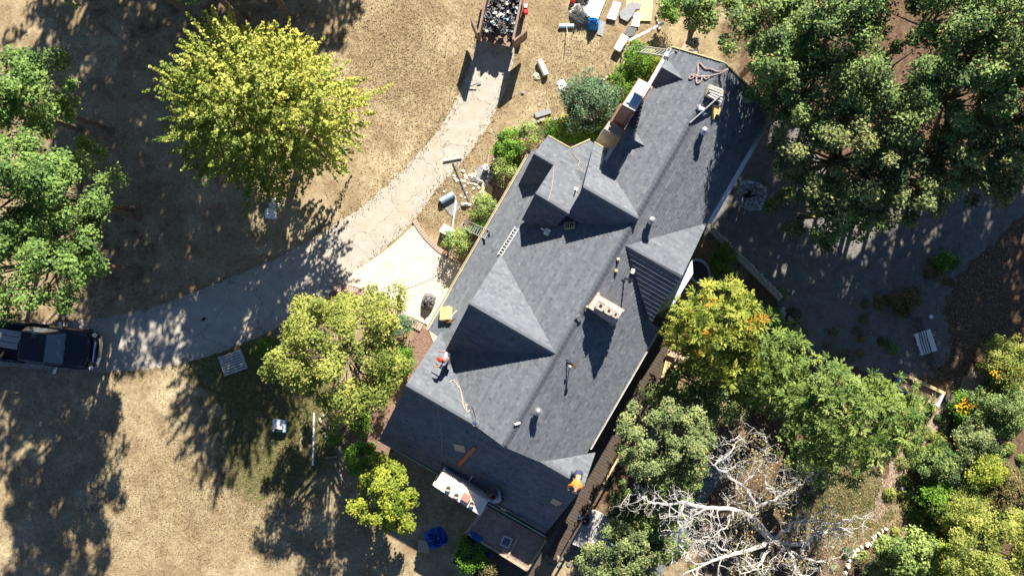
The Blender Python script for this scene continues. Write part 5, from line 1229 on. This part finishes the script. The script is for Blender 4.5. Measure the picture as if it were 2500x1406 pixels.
# ---------------------------------------------------------------- people
def skinned(name, chain, m, parent, sub=1):
    """chain: verts list (pos, radius), edges"""
    vs, es = chain; me = bpy.data.meshes.new(name); me.from_pydata([v[0] for v in vs], es, []); me.materials.append(m)
    o = bpy.data.objects.new(name, me); COL.objects.link(o); o.parent = parent
    md = o.modifiers.new('skin', 'SKIN'); md.use_smooth_shade = True
    for i, v in enumerate(vs):
        r_ = v[1]; me.skin_vertices[0].data[i].radius = r_ if isinstance(r_, tuple) else (r_, r_)
    me.skin_vertices[0].data[0].use_root = True
    s = o.modifiers.new('sub', 'SUBSURF'); s.levels = sub; s.render_levels = sub; return o
def person(label, loc, rz, J, shirt, trousers, headgear, hg='cap', group='roofers at work'):
    t = thing('person', label, 'person', loc, rz, group); V = lambda k: Vector(J[k])
    names = ['pelvis', 'belly', 'chest', 'neck', 'head', 'lsh', 'lel', 'lwr', 'rsh', 'rel', 'rwr', 'lhip', 'lkn', 'lan', 'ltoe', 'rhip', 'rkn', 'ran', 'rtoe']
    rad = dict(pelvis=.13, belly=.12, chest=.14, neck=.055, head=.085, lsh=.06, lel=.042, lwr=.03, rsh=.06, rel=.042, rwr=.03, lhip=.09, lkn=.058, lan=.04, ltoe=.035, rhip=.09, rkn=.058, ran=.04, rtoe=.035)
    es = [('pelvis', 'belly'), ('belly', 'chest'), ('chest', 'neck'), ('neck', 'head'), ('chest', 'lsh'), ('lsh', 'lel'), ('lel', 'lwr'), ('chest', 'rsh'), ('rsh', 'rel'), ('rel', 'rwr'), ('pelvis', 'lhip'), ('lhip', 'lkn'), ('lkn', 'lan'), ('lan', 'ltoe'), ('pelvis', 'rhip'), ('rhip', 'rkn'), ('rkn', 'ran'), ('ran', 'rtoe')]
    vs = [(V(n), rad[n]) for n in names]; ix = {n: i for i, n in enumerate(names)}; ed = [(ix[a], ix[b]) for a, b in es]
    for s in ('l', 'r'):   # hands: palm and five fingers
        w = V(s+'wr'); d = (w-V(s+'el')).normalized(); side = d.cross(Vector((0, 0, 1))).normalized() if abs(d.z) < .95 else Vector((1, 0, 0)); dn = d.cross(side).normalized()
        palm = w+d*.06; vs.append((palm, (.035, .018))); pi_ = len(vs)-1; ed.append((ix[s+'wr'], pi_))
        for k, (off, ln) in enumerate(((-.03, .055), (-.01, .075), (.01, .07), (.03, .055))):
            a = palm+side*off+d*.035; b = a+d*ln*.6+dn*.012; c_2 = b+d*ln*.3+dn*.035
            n0 = len(vs); vs += [(a, .0095), (b, .009), (c_2, .008)]; ed += [(pi_, n0), (n0, n0+1), (n0+1, n0+2)]
        a = w+side*.045*(1 if s == 'l' else -1)+d*.04; b = a+d*.03+side*.02*(1 if s == 'l' else -1); n0 = len(vs); vs += [(a, .012), (b, .009)]; ed += [(pi_, n0), (n0, n0+1)]
    body = skinned('body', (vs, ed), M['skin'], t, 1)
    def sub_(ns, rr, m, nm):
        v2 = [(V(n), rr[n]) for n in ns]; i2 = {n: i for i, n in enumerate(ns)}; e2 = [(i2[a], i2[b]) for a, b in es if a in i2 and b in i2]; return skinned(nm, (v2, e2), m, t, 1)
    J['lhalf'] = tuple(V('lsh').lerp(V('lel'), .95)); J['rhalf'] = tuple(V('rsh').lerp(V('rel'), .95))
    es2 = es[:]; es.extend([('lsh', 'lhalf'), ('rsh', 'rhalf')])
    sub_(['belly', 'chest', 'lsh', 'lhalf', 'rsh', 'rhalf'], dict(belly=(.17, .14), chest=(.185, .145), lsh=.085, rsh=.085, lhalf=.065, rhalf=.065), shirt, 'shirt')
    sub_(['pelvis', 'lhip', 'lkn', 'lan', 'rhip', 'rkn', 'ran'], dict(pelvis=(.16, .13), lhip=.11, rhip=.11, lkn=.078, rkn=.078, lan=.06, ran=.06), trousers, 'trousers')
    for s in ('l', 'r'):
        a, b = V(s+'an'), V(s+'toe'); d = (b-a).normalized(); MB().tube([a-d*.05-Vector((0, 0, .03)), a+d*.06-Vector((0, 0, .03)), b+d*.02], [.05, .055, .04], 8).build('boot', M['boot'], t, smooth=True)
    hd = V('head'); up = (hd-V('neck')).normalized(); fw = Vector(J['face']).normalized(); fw = (fw-up*fw.dot(up)).normalized(); sd_ = up.cross(fw)
    Mx = Matrix((sd_, fw, up)).transposed().to_4x4(); Mx.translation = hd
    def sphere(c, r3, m, nm, seg=14, half=False):
        prof = []
        lo = 0 if half else -math.pi/2
        for i in range(8):
            a = lo+(math.pi/2-lo)*i/7; prof.append((max(.001, math.cos(a)), math.sin(a)))
        mb = MB(); mb.lathe(prof, (0, 0, 0), seg); mb.v = [tuple(Mx @ Vector((c[0]+x*r3[0], c[1]+y*r3[1], c[2]+z*r3[2]))) for x, y, z in mb.v]; return mb.build(nm, m, t, smooth=True)
    hh = sphere((0, .005, .03), (.078, .098, .115), M['skin'], 'head')
    sphere((0, -.012, .045), (.086, .1, .11), M['hair'], 'hair')
    for s in (-1, 1):
        sphere((s*.03, .088, .04), (.011, .011, .011), M['black'], 'eye', 8); sphere((s*.082, 0, .03), (.012, .02, .03), M['skin'], 'ear', 8)
    sphere((0, .105, .015), (.013, .02, .024), M['skin'], 'nose', 8); sphere((0, .095, -.022), (.025, .008, .007), M['redcloth'], 'mouth', 8)
    if hg:
        sphere((0, -.002, .075), (.1, .115, .085), headgear, 'cap', 16, True)
        mb = MB(); mb.prism([(-.07, .08), (.07, .08), (.06, .18), (0, .2), (-.06, .18)], .072, .084); mb.v = [tuple(Mx @ Vector(v)) for v in mb.v]; mb.build('cap_brim', headgear, t)
    return t
bend = dict(pelvis=(0, -.1, .82), belly=(0, .03, .98), chest=(0, .28, 1.12), neck=(0, .44, 1.17), head=(0, .55, 1.18), face=(0, .6, -.8), lsh=(-.19, .31, 1.12), lel=(-.26, .4, .86), lwr=(-.17, .55, .66), rsh=(.19, .31, 1.12), rel=(.3, .45, .9), rwr=(.25, .62, .72), lhip=(-.1, -.1, .8), lkn=(-.15, .02, .44), lan=(-.16, -.12, .08), ltoe=(-.18, .06, .04), rhip=(.1, -.1, .8), rkn=(.16, .1, .45), ran=(.17, .02, .08), rtoe=(.2, .2, .04))
squat = dict(pelvis=(0, -.12, .32), belly=(0, -.03, .5), chest=(0, .12, .7), neck=(0, .2, .84), head=(0, .27, .93), face=(0, .8, -.5), lsh=(-.19, .13, .71), lel=(-.3, .3, .52), lwr=(-.2, .5, .4), rsh=(.19, .13, .71), rel=(.32, .32, .5), rwr=(.2, .52, .36), lhip=(-.11, -.12, .31), lkn=(-.22, .28, .42), lan=(-.18, .0, .08), ltoe=(-.2, .16, .04), rhip=(.11, -.12, .31), rkn=(.24, .25, .44), ran=(.18, -.03, .08), rtoe=(.2, .14, .04))
standp = dict(pelvis=(0, 0, .9), belly=(0, .03, 1.08), chest=(0, .1, 1.3), neck=(0, .17, 1.46), head=(0, .22, 1.55), face=(0, .9, -.4), lsh=(-.2, .1, 1.33), lel=(-.33, .2, 1.08), lwr=(-.38, .42, 1.0), rsh=(.2, .1, 1.33), rel=(.32, .12, 1.05), rwr=(.28, .35, .92), lhip=(-.1, 0, .88), lkn=(-.18, .08, .5), lan=(-.2, -.05, .08), ltoe=(-.22, .13, .04), rhip=(.1, 0, .88), rkn=(.15, .06, .5), ran=(.18, -.03, .08), rtoe=(.2, .15, .04))
def feet(pl, px, py, h): # ground point under a body centre seen at px,py at height h above slope
    return onw(pl, px, py, h) - Vector((0, 0, h))
person('worker in lilac shirt and red cap standing at the big dark gable shadow', feet(Wp, 1091, 880, 1.2)+Vector((0, 0, .0)), R(75), dict(standp), M['lilac'], M['denim'], M['red'])
person('worker in bright orange shirt bending over at the lower right roof corner', feet(Wp, 1411, 1166, 1.0)+Vector((0, 0, .05)), R(165), dict(bend), M['orange'], M['denim'], M['hair'], None)
person('worker in pale blue shirt crouching in the shade beside the pale chimney', feet(Wm, 1216, 1220, .6), R(40), dict(squat), M['bluecloth'], M['khaki'], M['hair'], None)
person('worker in red shirt at the top end of the roof among dark shade', Vector((at(1698, 132, 4.6).x, at(1698, 132, 4.6).y, 3.6)), R(190), dict(bend), M['redcloth'], M['khaki'], M['white'])
# scaffold under the worker in red
p = Vector((at(1698, 130, 4.6).x, at(1698, 130, 4.6).y, 0)); t = thing('scaffold', 'narrow scaffold standing behind the upper gable end', 'scaffold', p, HR)
MB().box((0, .15, 3.58), (1.2, .7, .05)).build('platform', M['wood'], t)
for sx in (-1, 1):
    for sy in (-1, 1): MB().tube([(sx*.55, .15+sy*.3, 0), (sx*.55, .15+sy*.3, 3.55)], .03, 6).build('leg', M['steel'], t)
crumple('dark_bag', 'dark grey sack of shingles in the shade behind the upper roof end', 'bag', 1694, 103, .28, .24, .3, M['felt'], seed=61, n=8)
